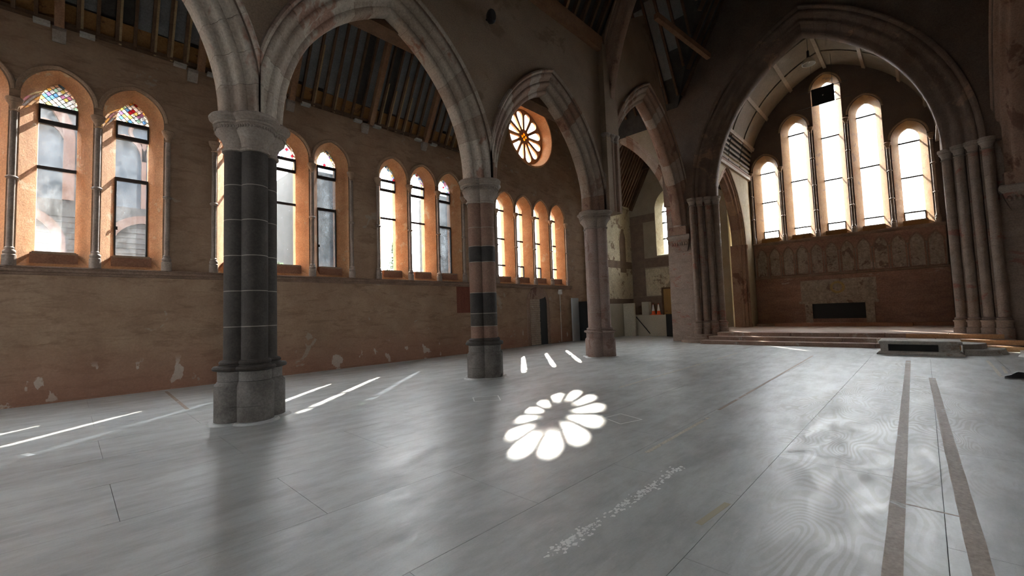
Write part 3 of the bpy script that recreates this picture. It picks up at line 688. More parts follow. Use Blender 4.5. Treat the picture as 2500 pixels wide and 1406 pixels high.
for q in pet: obj('petal_pane', *plate(FL, q, 0.515, 0.52), 'glass', root)
for q in eye: obj('eye_pane', *plate(FL, q, 0.515, 0.52), 'amber', root)
portal(FL(ROSE[0], ROSE[1], 0.62), (0, -1, 0), 2.6, 2.6)

# ------------------------------------------------------------------ east wall: five stepped lancets
EU = [-5.87, -4.42, -2.97, -1.52, -0.07]; EA = [9.60, 11.35, 13.02, 11.35, 9.60]
eh, eg = [], []
elab = ['leftmost and shortest lancet of the east wall', 'second lancet from the left in the east wall', 'tallest middle lancet of the east wall, black board across its head', 'fourth lancet from the left in the east wall', 'rightmost lancet of the east wall, beside the dark pier']
for i, (u, a) in enumerate(zip(EU, EA)):
    n += 1
    emb = (0.61, 4.95, a-0.60, a+0.19); gl = (0.36, 5.22, a-0.50, a)
    eh.append(arch_loop(u, *emb)); eg.append(arch_loop(u, *gl))
    k = int((a-5.6)/1.95); bars = [5.28+0.34]+[5.62+(a-0.7-5.62)*j/(k) for j in range(1, k+1)]
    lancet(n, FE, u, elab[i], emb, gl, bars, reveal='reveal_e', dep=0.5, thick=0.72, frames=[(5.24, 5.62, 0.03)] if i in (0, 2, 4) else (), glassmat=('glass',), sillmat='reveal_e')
vp = arch_pts(-2.9, 3.7, 8.6, 13.55, 12)
w = obj('wall_east', *slab(FE, [(-7.6, 0.3)]+[(x, z+0.3) for x, z in arch_pts(-2.9, 4.7, 9.2, 14.0, 12)]+[(1.8, 0.3)], eh, 0.0, 0.70, eg), 'east_upper'); tag(w, 'dark east wall pierced by five stepped lancets', 'wall', None, 'structure')
eclab = ['leftmost', 'second', 'third', 'fourth', 'fifth', 'rightmost']
for i, u in enumerate((-6.595, -5.145, -3.695, -2.245, -0.795, 0.655)):
    z1 = [8.9, 8.9, 10.6, 10.6, 8.9, 8.9][i]
    colonnette(26.43, -u, 4.95, z1, [6.3, 7.6] + ([9.0] if z1 > 10 else []), eclab[i] + ' slender shaft between the east lancets', 'shafts of the east windows', 0.06, 'shaft')
m = MB(); m.add(loft([[(26.5-a, y, z) for a, z in ((-0.02, 4.78), (0.05, 4.80), (0.09, 4.86), (0.13, 4.90), (0.13, 4.95), (-0.02, 4.96))] for y in (-0.88, 6.68)]))
o = m.build('trim_2', 'string', None, 40); tag(o, 'stone ledge under the five east lancets', 'ledge', None, 'structure')
m = MB(); m.add(loft([[(26.5-a, y, z) for a, z in ((-0.02, 2.95), (0.06, 2.98), (0.10, 3.03), (0.10, 3.07), (-0.02, 3.09))] for y in (-0.88, 6.68)]))
o = m.build('trim_3', 'string', None, 40); tag(o, 'lower stone ledge under the blind arcade of the east wall', 'ledge', None, 'structure')
# lower east wall face
m = MB(); m.add(box(26.42, 26.52, -0.88, 6.68, 0.4, 2.96)); o = m.build('wall_east_lower', 'east_wall'); tag(o, 'rough dark red stone face of the lower east wall', 'wall', None, 'structure')
# blind arcade
ba = thing('blind_arcade', (26.45, 2.9, 3.09), 'row of twelve small pointed stone niches below the east lancets', 'arcade')
FB = Fr((26.40, 0, 0), (0, -1, 0), (1, 0, 0))
us = [-6.3+0.62*i for i in range(12)]
hs = [arch_loop(u, 0.23, 3.12, 4.15, 4.58, 5) for u in us]
obj('arcade_front', *slab(FB, [(-6.65, 3.09), (0.85, 3.09), (0.85, 4.79), (-6.65, 4.79)], hs, 0.0, 0.085), 'east_wall', ba)
for u, h in zip(us, hs):
    obj('niche_back', *plate(FB, [(x, z) for x, z in h], 0.086, 0.098), 'niche', ba)
    obj('niche_hood', *sweep(FB, arch_pts(u, 0.235, 4.15, 4.60, 5), [(0, 0.01), (0, -0.02), (0.03, -0.03), (0.045, 0.01)]), 'string', ba, 40)
for u in [-6.3-0.31]+[u+0.31 for u in us]:
    obj('niche_shaft', *lathe(26.385, -u, [(0.04, 3.09), (0.04, 3.16), (0.025, 3.18), (0.025, 4.06), (0.05, 4.14), (0.05, 4.18)], 8), 'shaft', ba, 40)
# altar recess and wreath
ar = thing('altar_recess', (26.4, 3.1, 0.58), 'long recess, its back painted black as shade, between stone posts low on the east wall', 'recess')
obj('recess_shade', *box(26.395, 26.425, 2.05, 4.15, 0.80, 1.55), 'black', ar)  # black sheet stands in for the shade inside the recess
obj('lintel', *box(26.28, 26.43, 1.55, 4.7, 1.55, 1.68), 'niche', ar); 
obj('post', *box(26.30, 26.43, 4.15, 4.45, 0.58, 1.55), 'niche', ar); obj('post', *box(26.30, 26.43, 1.72, 2.05, 0.58, 1.55), 'niche', ar)
obj('bottom_rail', *box(26.33, 26.43, 2.05, 4.15, 0.58, 0.80), 'east_wall', ar)
obj('upper_slab', *box(26.372, 26.43, 1.6, 4.6, 1.68, 2.75), 'niche', ar)
wr = thing('carved_wreath', (26.335, 3.07, 2.1), 'round gilded wreath carving above the black recess', 'wreath')
NW = 22
obj('wreath_ring', *loft([[(26.335-0.03*math.sin(b), 3.07+(0.24+0.05*math.cos(b))*math.cos(a), 2.34+(0.24+0.05*math.cos(b))*math.sin(a)) for b in [2*PI*q/6 for q in range(6)]] for a in [2*PI*k/24 for k in range(25)]], caps=False), 'gilt', wr, 60)
lf = MB()
for k in range(NW):
    a = 2*PI*k/NW; cy, cz = 3.07+0.27*math.cos(a), 2.34+0.27*math.sin(a)
    d = Vector((0, math.cos(a+0.6), math.sin(a+0.6))); s = Vector((0, -d.z, d.y)); c = Vector((26.31, cy, cz))
    lf.add(([c-d*0.05, c+s*0.025-Vector((0.012, 0, 0)), c+d*0.07, c-s*0.025-Vector((0.012, 0, 0)), c+Vector((0.03, 0, 0))], [(0, 1, 2), (0, 2, 3), (0, 4, 1), (1, 4, 2), (2, 4, 3), (3, 4, 0)]))
lf.build('leaf_band', 'gilt', wr)

# ------------------------------------------------------------------ chancel walls, vault
hl = [(22.85-1.85-0.45, 0.3)] + extrados(22.85, 1.85, 4.8, 8.1, 0.45) + [(22.85+1.85+0.45, 0.3)]
hl = [(min(max(x, 21.2), 25.25), z) for x, z in hl]
p = [(21.1, 0.3), (21.2, 0.3)] + hl[1:-1] + [(25.25, 0.3), (26.5, 0.3), (26.5, 9.3), (21.1, 9.3)]
w = obj('wall_chancel_left', *slab(FS, p, [], -0.35, 0.35), 'cream'); tag(w, 'orange lit chancel side wall around a narrow pointed arch', 'wall', None, 'structure')
w = obj('wall_chancel_right', *box(21.1, 26.5, -1.6, -0.9, 0.3, 9.3), 'east_upper'); tag(w, 'dark chancel wall hidden behind the right hand pier', 'wall', None, 'structure')
# jambs of the side arch
for x0, nm in ((24.78, 'right'),):
    j = thing('arch_jamb', (x0, 7.05, 0.45), ('far moulded jamb of the chancel side arch, lit orange' if nm == 'right' else 'near moulded jamb of the chancel side arch'), 'jamb')
    sg = 1 if nm == 'right' else -1
    obj('jamb_core', *box(min(x0, x0+sg*0.6), max(x0, x0+sg*0.6), 6.72, 7.38, 0.45, 4.8), 'arch_red', j)
    for q in range(3):
        obj('jamb_shaft', *lathe(x0-sg*(0.02-0.13*q), 6.92-0.11*q, [(0.10, 0.45), (0.10, 0.6), (0.07, 0.65), (0.07, 4.55), (0.11, 4.67), (0.11, 4.8)], 10), 'arch_red', j, 40)
m = MB(); m.add(loft([[(x, 6.7-a, z) for a, z in ((-0.02, 8.55), (0.06, 8.58), (0.09, 8.65), (0.14, 8.71), (0.14, 8.79), (-0.02, 8.81))] for x in (21.2, 26.5)]))
o = m.build('trim_4', 'string', None, 40); tag(o, 'carved cornice along the top of the chancel side wall', 'cornice', None, 'structure')
# vault: dark shell, boarded panels, light ribs
ce = thing('ceiling_chancel', (23.8, 2.9, 8.6), 'boarded pointed barrel vault over the chancel with pale ribs', 'ceiling', None, 'structure')
def vpt(s, off):
    """point on the vault section, s in -1..1 from left springing over the apex to the right"""
    hw, h = 3.7, 4.95; R = (hw*hw+h*h)/(2*hw); t = 1-abs(s); a = t*math.acos((R-hw)/(R+off))
    y = -hw+R-(R+off)*math.cos(a); y = min(y, 0); z = 8.6+(R+off)*math.sin(a)
    return (2.9-y if s < 0 else 2.9+y, z)
shell = MB(); shell.add(loft([[(x, *vpt(s/24, 0.16)) for s in range(-24, 25)] + [(x, *vpt(s/24, 0.26)) for s in range(24, -25, -1)] for x in (21.1, 26.5)]))
shell.build('vault_shell', 'board_dark', ce)
NB = 4; xs = [21.2, 22.9, 24.7, 26.5]
for b in range(2*NB):
    s0, s1 = -1+b/NB, -1+(b+1)/NB
    for k in range(3):
        xa, xb = xs[k]+0.075, xs[k+1]-0.075
        if b == 0:
            for q in range(7):
                sa = s0+(s1-s0)*(q+0.3)/7; sb = sa+(s1-s0)*0.06
                obj('lath', *loft([[(x, *vpt(sa, 0.05)), (x, *vpt(sb, 0.05)), (x, *vpt(sb, 0.09)), (x, *vpt(sa, 0.09))] for x in (xa, xb)]), 'vault', ce)
            continue
        obj('vault_panel', *loft([[(x, *vpt(s0+(s1-s0)*j/4, 0.06)) for j in range(5)] + [(x, *vpt(s0+(s1-s0)*j/4, 0.14)) for j in range(4, -1, -1)] for x in (xa, xb)]), 'vault', ce, 30)
for b in range(2*NB+1):
    s = -1+b/NB; q = [vpt(s-0.012, 0.10), vpt(s+0.012, 0.10), vpt(s+0.012, -0.02), vpt(s-0.012, -0.02)]
    if b == NB: q = [(2.97, 13.66), (2.83, 13.66), (2.83, 13.46), (2.97, 13.46)]
    obj('vault_rib', *loft([[(x, y, z) for y, z in q] for x in (21.2, 26.45)]), 'vault_rib', ce)

# ------------------------------------------------------------------ chancel piers
def pier(sgn, label, cluster):
    """sgn=+1 left pier, -1 right pier (mirrored about the chancel axis Y=2.9)"""
    Y = lambda y: y if sgn > 0 else 5.8-y
    root = thing('clustered_pier', (20.5, Y(7.6), 0.0), label, 'pier', None, 'structure')
    pl = [(20.78, 6.70), (20.48, 6.80), (20.48, 7.06), (20.32, 7.06), (20.32, 7.36), (20.16, 7.36), (20.16, 7.66), (20.28, 7.70), (20.28, 8.85), (21.18, 8.85), (21.18, 6.70)]
    zc = [0.0, 0.5, 1.15, 1.8, 2.45, 3.1, 3.75, 4.4, 5.1, 5.8, 6.62]
    for i in range(len(zc)-1):
        pts = [(x, Y(y)) for x, y in pl]
        obj('pier_course', *loft([[(x, y, zc[i]+0.003) for x, y in pts], [(x, y, zc[i+1]-0.003) for x, y in pts]]), 'pier', root)
    for (sx, sy, r) in ((20.62, 6.64, 0.13), (20.36, 6.92, 0.12), (20.20, 7.22, 0.12), (20.06, 7.52, 0.12)):
        y = Y(sy)
        obj('shaft_base', *lathe(sx, y, [(r+0.09, 0.3), (r+0.09, 0.62), (r+0.06, 0.65), (r+0.06, 0.80), (r+0.085, 0.83), (r+0.085, 0.87), (r+0.03, 0.90), (r+0.05, 0.93), (r, 0.97)], 16), 'pier', root, 40)
        zz = [0.97, 2.1, 3.2, 4.3, 5.4, 6.25]
        for i in range(5): obj('shaft', *lathe(sx, y, [(r, zz[i]+0.003), (r, zz[i+1]-0.003)], 16), 'shaft' if i % 2 else 'pier', root, 40)
        obj('shaft_capital', *lathe(sx, y, [(r, 6.25), (r+0.03, 6.27), (r, 6.3), (r+0.02, 6.4), (r+0.07, 6.48), (r+0.05, 6.5), (r+0.09, 6.54), (r+0.09, 6.62)], 16), 'cap', root, 40)
    return root
pier(1, 'clustered stone pier at the left side of the chancel steps', 0)
pier(-1, 'dark clustered stone pier at the right side of the chancel steps', 0)
# corbels carrying the crossing arches
for y, lab in ((8.2, 'carved stone corbel on the left chancel pier'), (-2.4, 'carved stone corbel at the right edge of the picture')):
    c = thing('arch_corbel', (20.11, y, 4.3), lab, 'corbel')
    cbk = obj('corbel_block', *loft([[(20.29-d, y-w, z), (20.29-d, y+w, z), (20.32, y+w, z), (20.32, y-w, z)] for d, w, z in ((0.04, 0.28, 4.25), (0.10, 0.34, 4.40), (0.22, 0.42, 4.62), (0.30, 0.46, 4.78))]), 'pier', c)
    obj('corbel_abacus', *loft([[(20.29-d, y-w, z), (20.29-d, y+w, z), (20.32, y+w, z), (20.32, y-w, z)] for d, w, z in ((0.30, 0.48, 4.78), (0.38, 0.54, 4.86), (0.38, 0.54, 4.97), (0.34, 0.5, 5.02))]), 'cap', c)
    m = MB()
    for k in range(7):
        yy = y-0.33+0.11*k; m.add(lathe(20.06, yy, [(0.01, 4.50), (0.05, 4.56), (0.055, 4.63), (0.02, 4.70)], 6))
    m.build('carved_leaf_band', 'pier', cbk, 60)
    # stones between corbel and arch foot
    obj('springer', *box(19.92, 20.30, y-0.40, y+0.40, 5.02, 5.4), 'arch_red', c)

# ------------------------------------------------------------------ steps and platform
st = thing('chancel_steps', (22.5, 2.7, 0), 'three broad stone steps and platform leading up to the chancel', 'steps', None, 'structure')
def step_run(x0, z0, z1, ya, yb, nb, seed):
    rnd = random.Random(seed); ys = [ya] + sorted(ya+(yb-ya)*(k+rnd.uniform(-.2, .2))/nb for k in range(1, nb)) + [yb]
    for a, b in zip(ys, ys[1:]):
        if z1 > 0.16 and b < 0.45: mat = 'step'
        else: mat = 'step'
        obj('step_stone', *bbox_(x0, x0+0.75, a+0.003, b-0.003, z0, z1, 0.012), mat, st)
step_run(19.0, 0, 0.15, -1.9, 7.1, 6, 1); step_run(19.45, 0.14, 0.30, -1.9, 6.9, 6, 2); step_run(19.95, 0.29, 0.45, -1.75, 6.7, 6, 3)
obj('platform', *box(20.3, 26.5, -1.9, 7.7, 0.0, 0.447), 'tile', st)
obj('step_stone', *bbox_(25.5, 26.4, 0.45, 5.7, 0.44, 0.60, 0.012), 'sill', st); obj('step_stone', *bbox_(25.9, 26.4, -0.85, 0.44, 0.44, 0.60, 0.012), 'sill', st); obj('step_stone', *bbox_(25.9, 26.4, 5.71, 6.65, 0.44, 0.56, 0.012), 'step', st)
fp = thing('pier_footing', (19.9, 7.6, 0), 'rounded stone footing steps around the left chancel pier', 'footing')
for k, (r, z0, z1) in enumerate(((1.05, 0, 0.11), (0.85, 0.11, 0.24), (0.68, 0.24, 0.36))):
    pts = [(20.35+r*math.cos(a), 7.35+r*math.sin(a)) for a in [PI/2+PI*q/14 for q in range(15)]] 
    obj('footing_course', *loft([[(x, y, z0) for x, y in pts], [(x, y, z1) for x, y in pts]]), 'pier', fp)
# bare timber risers at the right end
tr = thing('timber_riser', (19.93, -0.4, 0.30), 'orange bare timber boxing along the top chancel step at the right', 'timber')
obj('riser_board', *box(19.86, 19.94, -1.25, 0.55, 0.305, 0.44), 'timber', tr); obj('end_board', *box(19.86, 20.25, -1.72, -1.255, 0.305, 0.44), 'timber', tr)
tr = thing('timber_riser', (19.36, -1.2, 0.0), 'orange bare timber boxing on the lower steps beside the right pier', 'timber')
obj('riser_board', *box(19.33, 19.44, -2.05, -0.55, 0.155, 0.30), 'timber', tr); obj('low_board', *box(18.90, 18.995, -2.0, -0.6, 0.0, 0.14), 'timber', tr); obj('end_board', *box(18.90, 19.9, -2.10, -2.055, 0.0, 0.30), 'timber', tr)
# stone block with recessed dark panel
bl = thing('stone_block', (17.45, 0.24, 0), 'long low stone block with a black front panel before the steps', 'stone block')
obj('base_course', *loft([[(a, b, z) for a, b in ((16.98-e, -0.62-e), (18.0, -0.62-e), (18.0, 1.08+e), (16.98-e, 1.08+e))] for e, z in ((0.07, 0.0), (0.07, 0.03), (0.0, 0.09))]), 'grey_stone', bl)
obj('body', *box(17.02, 17.98, -0.60, 1.06, 0.09, 0.31), 'grey_stone', bl)
obj('front_panel', *box(16.995, 17.019, -0.18, 0.88, 0.11, 0.295), 'black', bl)
obj('top_slab', *bbox_(16.94, 18.02, -0.66, 1.10, 0.31, 0.40, 0.02), 'grey_stone', bl)
cs = thing('curved_step', (18.0, -1.1, 0), 'two rounded grey stone steps at the end of the low block', 'steps')
for k, (rx, ry, z0, z1) in enumerate(((1.0, 0.86, 0.0, 0.15), (0.72, 0.50, 0.15, 0.29))):
    pts = [(18.35-rx*math.sin(a), -0.69-ry*math.cos(a)) for a in [(0.0+0.50*q/16)*PI for q in range(17)]] + [(18.7, -0.69)]
    pts = [(min(x, 18.85), y) for x, y in pts]
    fl_ = 0.07 if k == 0 else 0.0
    obj('step_course', *loft([[(18.35+(x-18.35)*(1+f), -0.69+(y+0.69)*(1+f), z) for x, y in pts] for f, z in ((fl_, z0), (fl_*0.4, z0+0.05), (0.0, z1-0.015), (-0.02, z1))]), 'grey_stone', cs)
kb = thing('pale_kerb', (17.6, -2.3, 0), 'pale curved kerb at the right edge beyond the rounded steps', 'kerb')
obj('kerb_top', *loft([[(17.5-0.55*math.sin(a)*s, -2.68+0.95*math.cos(a)*s, z) for a in [PI*q/12 for q in range(13)]] + [(18.3, -3.7, z), (18.3, -1.8, z)] for s, z in ((1.06, 0), (1.0, 0.05), (0.96, 0.10))]), 'white', kb)

# ------------------------------------------------------------------ roofs
def slope_pt(y0, z0, sg, x, s, off=0.0, sl=SL):
    """s metres up the slope from the eaves; sg=-1 rises towards smaller y"""
    c = 1/math.sqrt(1+sl*sl); return (x, y0+sg*s*c - sg*(-off)*sl*c*(-1)*(-1), z0+s*sl*c - off*c)
def slope_pt(y0, z0, sg, x, s, off=0.0, sl=SL):
    c = 1/math.sqrt(1+sl*sl); return (x, y0+sg*s*c+sg*off*sl*c, z0+s*sl*c-off*c)   # off = distance below the slope (into the room)
def slope_box(y0, z0, sg, xa, xb, s0, s1, o0, o1, sl=SL):
    return loft([[slope_pt(y0, z0, sg, x, s, o, sl) for x, s in ((xa, s0), (xb, s0), (xb, s1), (xa, s1))] for o in (o0, o1)])
ca = thing('ceiling_aisle', (4, 11.2, 8.45), 'steep timber aisle roof with exposed rafters above the lancets', 'roof', None, 'structure')
RL = 5.14
rnd = random.Random(3)
xr = -2.6; k = 0
AX = []
while xr < 13.2: AX.append(xr); xr += 0.327
for i, x in enumerate(AX):
    if abs(((x+0.25) % 2.45)) < 0.2 or abs(((x+0.25) % 2.45)-2.45) < 0.13: 
        obj('principal_rafter', *slope_box(13.75, 8.45, -1, x-0.02, x+0.14, 0.0, RL, 0.02, 0.24), 'rafter_mid', ca)
    else:
        obj('rafter', *slope_box(13.75, 8.45, -1, x, x+0.065, 0.0, RL, 0.02, 0.12), 'rafter', ca)
        if rnd.random() < 0.6: obj('sister_rafter', *slope_box(13.75, 8.45, -1, x+0.067, x+0.115, 0.02, rnd.uniform(0.9, 2.0), 0.02, 0.11), 'rafter_pale', ca)
    if i < len(AX)-1:
        xb = AX[i+1]
        obj('roof_board', *slope_box(13.75, 8.45, -1, x, xb-0.004, rnd.uniform(0.5, 0.62), RL, -0.04, 0.018), 'board' if rnd.random() < 0.85 else 'board_dark', ca)
        obj('roof_board', *slope_box(13.75, 8.45, -1, x, xb-0.004, 0.14, 0.52, -0.05, 0.008), 'board_orange', ca)
obj('roof_backing', *slope_box(13.9, 8.2, -1, -13, 13.45, -0.1, RL+0.4, -0.30, -0.12), 'board_dark', ca)
obj('far_slope', *slope_box(8.5, 8.40, 1, -13, 13.45, 0.0, 5.3, -0.15, 0.0), 'board', ca)
obj('far_slope_edge', *box(-13, 13.45, 8.3, 8.75, 8.1, 8.6), 'rafter', ca)
obj('wall_plate', *box(-13, 13.2, 13.60, 13.78, 8.44, 8.53), 'rafter', ca)
for zz, of in ((2.6, 0.12),):
    obj('purlin', *slope_box(13.75, 8.45, -1, -13, 13.3, 3.55, 3.73, 0.12, 0.30), 'rafter_mid', ca)
cx_ = [-0.25+2.45*k for k in range(6)]
for i, x in enumerate(cx_):
    c = WLEFT
    obj('eaves_corbel', *loft([[(x-0.11, 13.76, z), (x+0.11, 13.76, z), (x+0.11, 13.75-d, z), (x-0.11, 13.75-d, z)] for d, z in ((0.03, 8.06), (0.08, 8.12), (0.16, 8.28), (0.16, 8.36))]), 'cap', c)
    for dx in (-0.40, 0.32): obj('pad_stone', *box(x+dx, x+dx+0.26, 13.60, 13.76, 8.36, 8.435), 'grey_stone', c)
# nave roof
cn = thing('ceiling_nave', (7, 2.9, EZ), 'dark open timber nave roof high above the arches', 'roof', None, 'structure')
NL = 9.95
obj('roof_slope', *slope_box(7.85, EZ, -1, -13, 13.45, -0.3, NL, -0.15, 0.0), 'board_dark', cn)
c_ = 1/math.sqrt(1+SL*SL)
def nave_tri(pts): # polygon on the left slope given (x, y)
    top = [(x, y, EZ+SL*(7.85-y)) for x, y in pts]; return loft([top, [(x, y, z+0.2) for x, y, z in top]])
obj('roof_slope', *nave_tri([(13.2, 8.05), (16.7, 4.55), (20.4, 8.25), (20.4, 2.85), (13.2, 2.85)]), 'board_dark', cn)
obj('roof_slope', *slope_box(-2.05, EZ, 1, -13, 20.4, -0.8, NL, -0.15, 0.0), 'board_dark', cn)
x = 7.2
while x < 13.1:
    obj('rafter', *slope_box(7.85, EZ, -1, x, x+0.10, 0.0, NL-0.1, 0.003, 0.16), 'rafter_mid' if int(x*10) % 3 == 0 else 'rafter', cn); x += 0.46
x = 13.9
while x < 20:
    s0 = max(0.0, 3.3-abs(x-16.7)) / c_
    obj('rafter', *slope_box(7.85, EZ, -1, x, x+0.10, s0+0.15, NL-0.1, 0.003, 0.16), 'rafter', cn); x += 0.5
obj('eaves_timber', *box(8.5, 13.0, 7.62, 7.82, EZ-0.55, EZ-0.05), 'rafter_mid', cn)
# transept roof
ct = thing('ceiling_transept', (16.7, 10, EZ), 'dark boarded transept roof seen past the crossing arch', 'roof', None, 'structure')
def tr_slope(xe, sg):
    xo = xe+(0.35 if sg < 0 else -0.2)
    pts = [(xo, 14.3), (xo, 7.85+abs(xo-xe)), (16.7, 4.55), (16.7, 14.3)]
    top = [(x, y, EZ+SL*(xe-x)*(1 if sg < 0 else -1)) for x, y in pts]; return loft([top, [(x, y, z+0.2) for x, y, z in top]])
obj('roof_slope', *tr_slope(13.4, 1), 'board_dark', ct); obj('roof_slope', *tr_slope(20.0, -1), 'board_dark', ct)
for k in range(16):
    y = 5.0+0.55*k
    xlow = 20.0 if y > 7.85 else 20.0-(7.85-y)
    if xlow < 17.2: continue
    zl, zh = EZ+SL*(20-xlow), EZ+SL*3.3
    obj('rafter', *beam((xlow-0.12, y, zl+0.1), (16.75, y, zh-0.05), 0.09, 0.14), 'rafter', ct)
    if k < 15: obj('roof_board', *loft([[(a-0.02, q, EZ+SL*(20-a)-0.03-e) for a, q in ((xlow-0.5, y+0.07), (xlow-2.2 if xlow > 19 else 17.0, y+0.07), (xlow-2.2 if xlow > 19 else 17.0, y+0.47), (xlow-0.5, y+0.47))] for e in (0, 0.03)]), 'board', ct)
obj('tie_beam', *beam((15.2, 6.6, 12.6), (18.9, 6.0, 12.3), 0.18, 0.22), 'rafter_mid', ct)

# ------------------------------------------------------------------ side chapel
WCX = -11.05
n += 1
CE = (0.72, 4.85, 7.75, 8.85); CG = (0.46, 4.98, 7.6, 8.62)
lancet(n, FC, WCX, 'lancet with cream reveal in the end wall of the side chapel', CE, CG, [5.9, 6.9, 7.6], reveal='cream', dep=0.45, thick=0.7, sill=False, hood=False, glassmat=('glass',))
w = WCE = obj('wall_chapel_end', *slab(FC, [(-13.75, -0.6), (-7.6, -0.6), (-7.6, 14.5), (-13.75, 14.5)], [arch_loop(WCX, *CE)], 0.0, 0.68, [arch_loop(WCX, *CG)]), 'gable_plaster'); tag(w, 'buff plastered end wall of the side chapel', 'wall', None, 'structure')
w = WCL = obj('wall_chapel_left', *box(20.62, 25.4, 13.5, 14.2, -0.6, 8.3), 'limewash'); tag(w, 'limewashed rubble side wall of the chapel with a blocked lancet', 'wall', None, 'structure')
FCL = Fr((0, 13.5, 0), (1, 0, 0), (0, 1, 0))
obj('blocking', *plate(FCL, arch_loop(24.2, 0.36, 3.9, 5.9, 6.7, 6), -0.014, 0.01), 'brown_band', WCL)
obj('recess_edge', *sweep(FCL, arch_pts(24.2, 0.37, 5.9, 6.72, 6), [(0, 0.01), (0, -0.03), (0.06, -0.03), (0.06, 0.01)]), 'limewash', WCL)
for i, (fr_, u0, u1, z0, z1, pw) in enumerate(((FC, -13.49, -11.8, 7.05, 7.55, WCE), (FC, -13.49, -12.6, 2.36, 7.04, WCE), (FC, -12.59, -9.0, 4.15, 4.75, WCE), (FC, -13.49, -9.0, 1.25, 2.35, WCE), (FCL, 21.0, 25.28, 4.15, 4.6, WCL), (FCL, 21.0, 25.28, 1.95, 2.25, WCL))):
    obj('bare_stone_band', *bar(fr_, u0, u1, z0, z1, -0.006-0.001*i, 0.004), 'brown_band', pw)
obj('rubble_patch', *plate(FC, [(-12.55, 2.4), (-11.45, 2.4), (-11.3, 2.9), (-11.0, 3.3), (-10.95, 3.9), (-11.2, 4.1), (-12.58, 4.05)], -0.03, 0.004), 'limewash', WCE)
cc_ = thing('ceiling_chapel', (23, 10.6, 8.1), 'steep brown raftered roof of the side chapel', 'roof', None, 'structure')
obj('roof_slope', *slope_box(13.55, 8.05, -1, 20.7, 25.6, -0.2, 6.3, -0.2, 0.0, 1.9), 'board_dark', cc_); obj('roof_slope', *slope_box(7.65, 8.05, 1, 20.7, 25.6, -0.2, 6.3, -0.2, 0.0, 1.9), 'board_dark', cc_)
for k in range(15):
    x = 21.0+0.30*k
    obj('rafter', *slope_box(13.55, 8.05, -1, x, x+0.08, 0.0, 6.2, 0.003, 0.13, 1.9), 'rafter_mid', cc_)
    if k in (11, 12): obj('sister_rafter', *slope_box(13.55, 8.05, -1, x+0.082, x+0.13, 1.5, 3.0, 0.003, 0.12, 1.9), 'rafter_pale', cc_)
obj('tie_beam', *beam((24.9, 13.2, 10.4), (24.9, 8.2, 10.4), 0.16, 0.2), 'rafter', cc_)
obj('barge_rafter', *slope_box(13.55, 8.05, -1, 25.05, 25.3, 0.0, 6.2, 0.003, 0.3, 1.9), 'rafter', cc_)
obj('wall_plate', *box(20.8, 25.3, 13.38, 13.56, 7.98, 8.12), 'limewash', cc_)
w = obj('wall_chapel_floor_end', *box(25.0, 25.31, 7.8, 13.5, -0.6, 0.0), 'brown_band'); tag(w, 'stone at the foot of the chapel end wall', 'wall', None, 'structure')
# boarding, low walls, door, cones, handrail
o = obj('cream_partition', *bbox_(21.6, 23.25, 13.1, 13.3, 0, 1.95, 0.01), 'cream_panel'); tag(o, 'cream boarded partition at the foot of the limewashed wall', 'partition')
o = obj('cream_partition', *bbox_(23.15, 23.30, 12.35, 13.06, 0, 1.95, 0.01), 'cream_panel'); tag(o, 'narrow cream end panel beside the handrail', 'partition')
o = obj('low_wall', *bbox_(23.6, 23.78, 10.6, 12.55, 0, 1.22, 0.01), 'cream_panel'); tag(o, 'low grey wall around the stair with a dark handrail', 'low wall')
o = obj('white_cabinet', *bbox_(24.0, 24.35, 11.85, 12.3, 0, 2.0, 0.015), 'cream_panel'); tag(o, 'pale upright box behind the low stair wall', 'box')
hr = thing('handrail', (23.55, 12.2, 0.1), 'dark sloping handrail on the low stair wall', 'handrail')
obj('rail', *tube((23.54, 12.45, 1.12), (23.54, 11.62, 0.14), 0.025), 'black', hr); obj('bracket', *tube((23.54, 12.45, 1.12), (23.62, 12.45, 1.12), 0.018), 'black', hr); obj('bracket', *tube((23.54, 11.7, 0.22), (23.62, 11.7, 0.22), 0.018), 'black', hr)
for i, y in enumerate((11.42, 11.10)):
    c = thing('traffic_cone', (23.69, y, 1.22), ['left', 'right'][i] + ' traffic cone of the pair standing on the low stair wall', 'traffic cone', 'traffic cones on the low wall')
    obj('base', *bbox_(23.69-0.15, 23.69+0.15, y-0.15, y+0.15, 1.22, 1.26, 0.01), 'orange', c)
    obj('body', *lathe(23.69, y, [(0.115, 1.26), (0.085, 1.45)], 14), 'orange', c, 40); obj('sleeve', *lathe(23.69, y, [(0.085, 1.45), (0.03, 1.82)], 14), 'cone_white', c, 40); obj('tip', *lathe(23.69, y, [(0.03, 1.82), (0.022, 1.87)], 14), 'orange', c, 40)
d2 = thing('door_2', (25.25, 10.95, 0), 'yellow brown plywood door in the chapel end wall', 'door', None, 'structure')
dl = obj('door_leaf', *box(25.2, 25.26, 10.45, 11.45, 0, 2.75), 'ply_door', d2); obj('door_frame', *box(25.17, 25.29, 11.45, 11.55, 0, 2.85), 'rafter', d2); obj('door_frame', *box(25.17, 25.29, 10.45, 11.55, 2.75, 2.85), 'rafter', d2)
obj('door_handle', *tube((25.17, 11.35, 1.4), (25.17, 11.22, 1.4), 0.012), 'steel', dl)
o = obj('stair_gap_shade', *box(23.4, 23.58, 10.2, 10.56, 0, 1.25), 'black'); tag(o, 'solid black block painted as the shaded gap beside the low stair wall', 'painted shade')  # solid block, coloured black in place of the shade in the gap

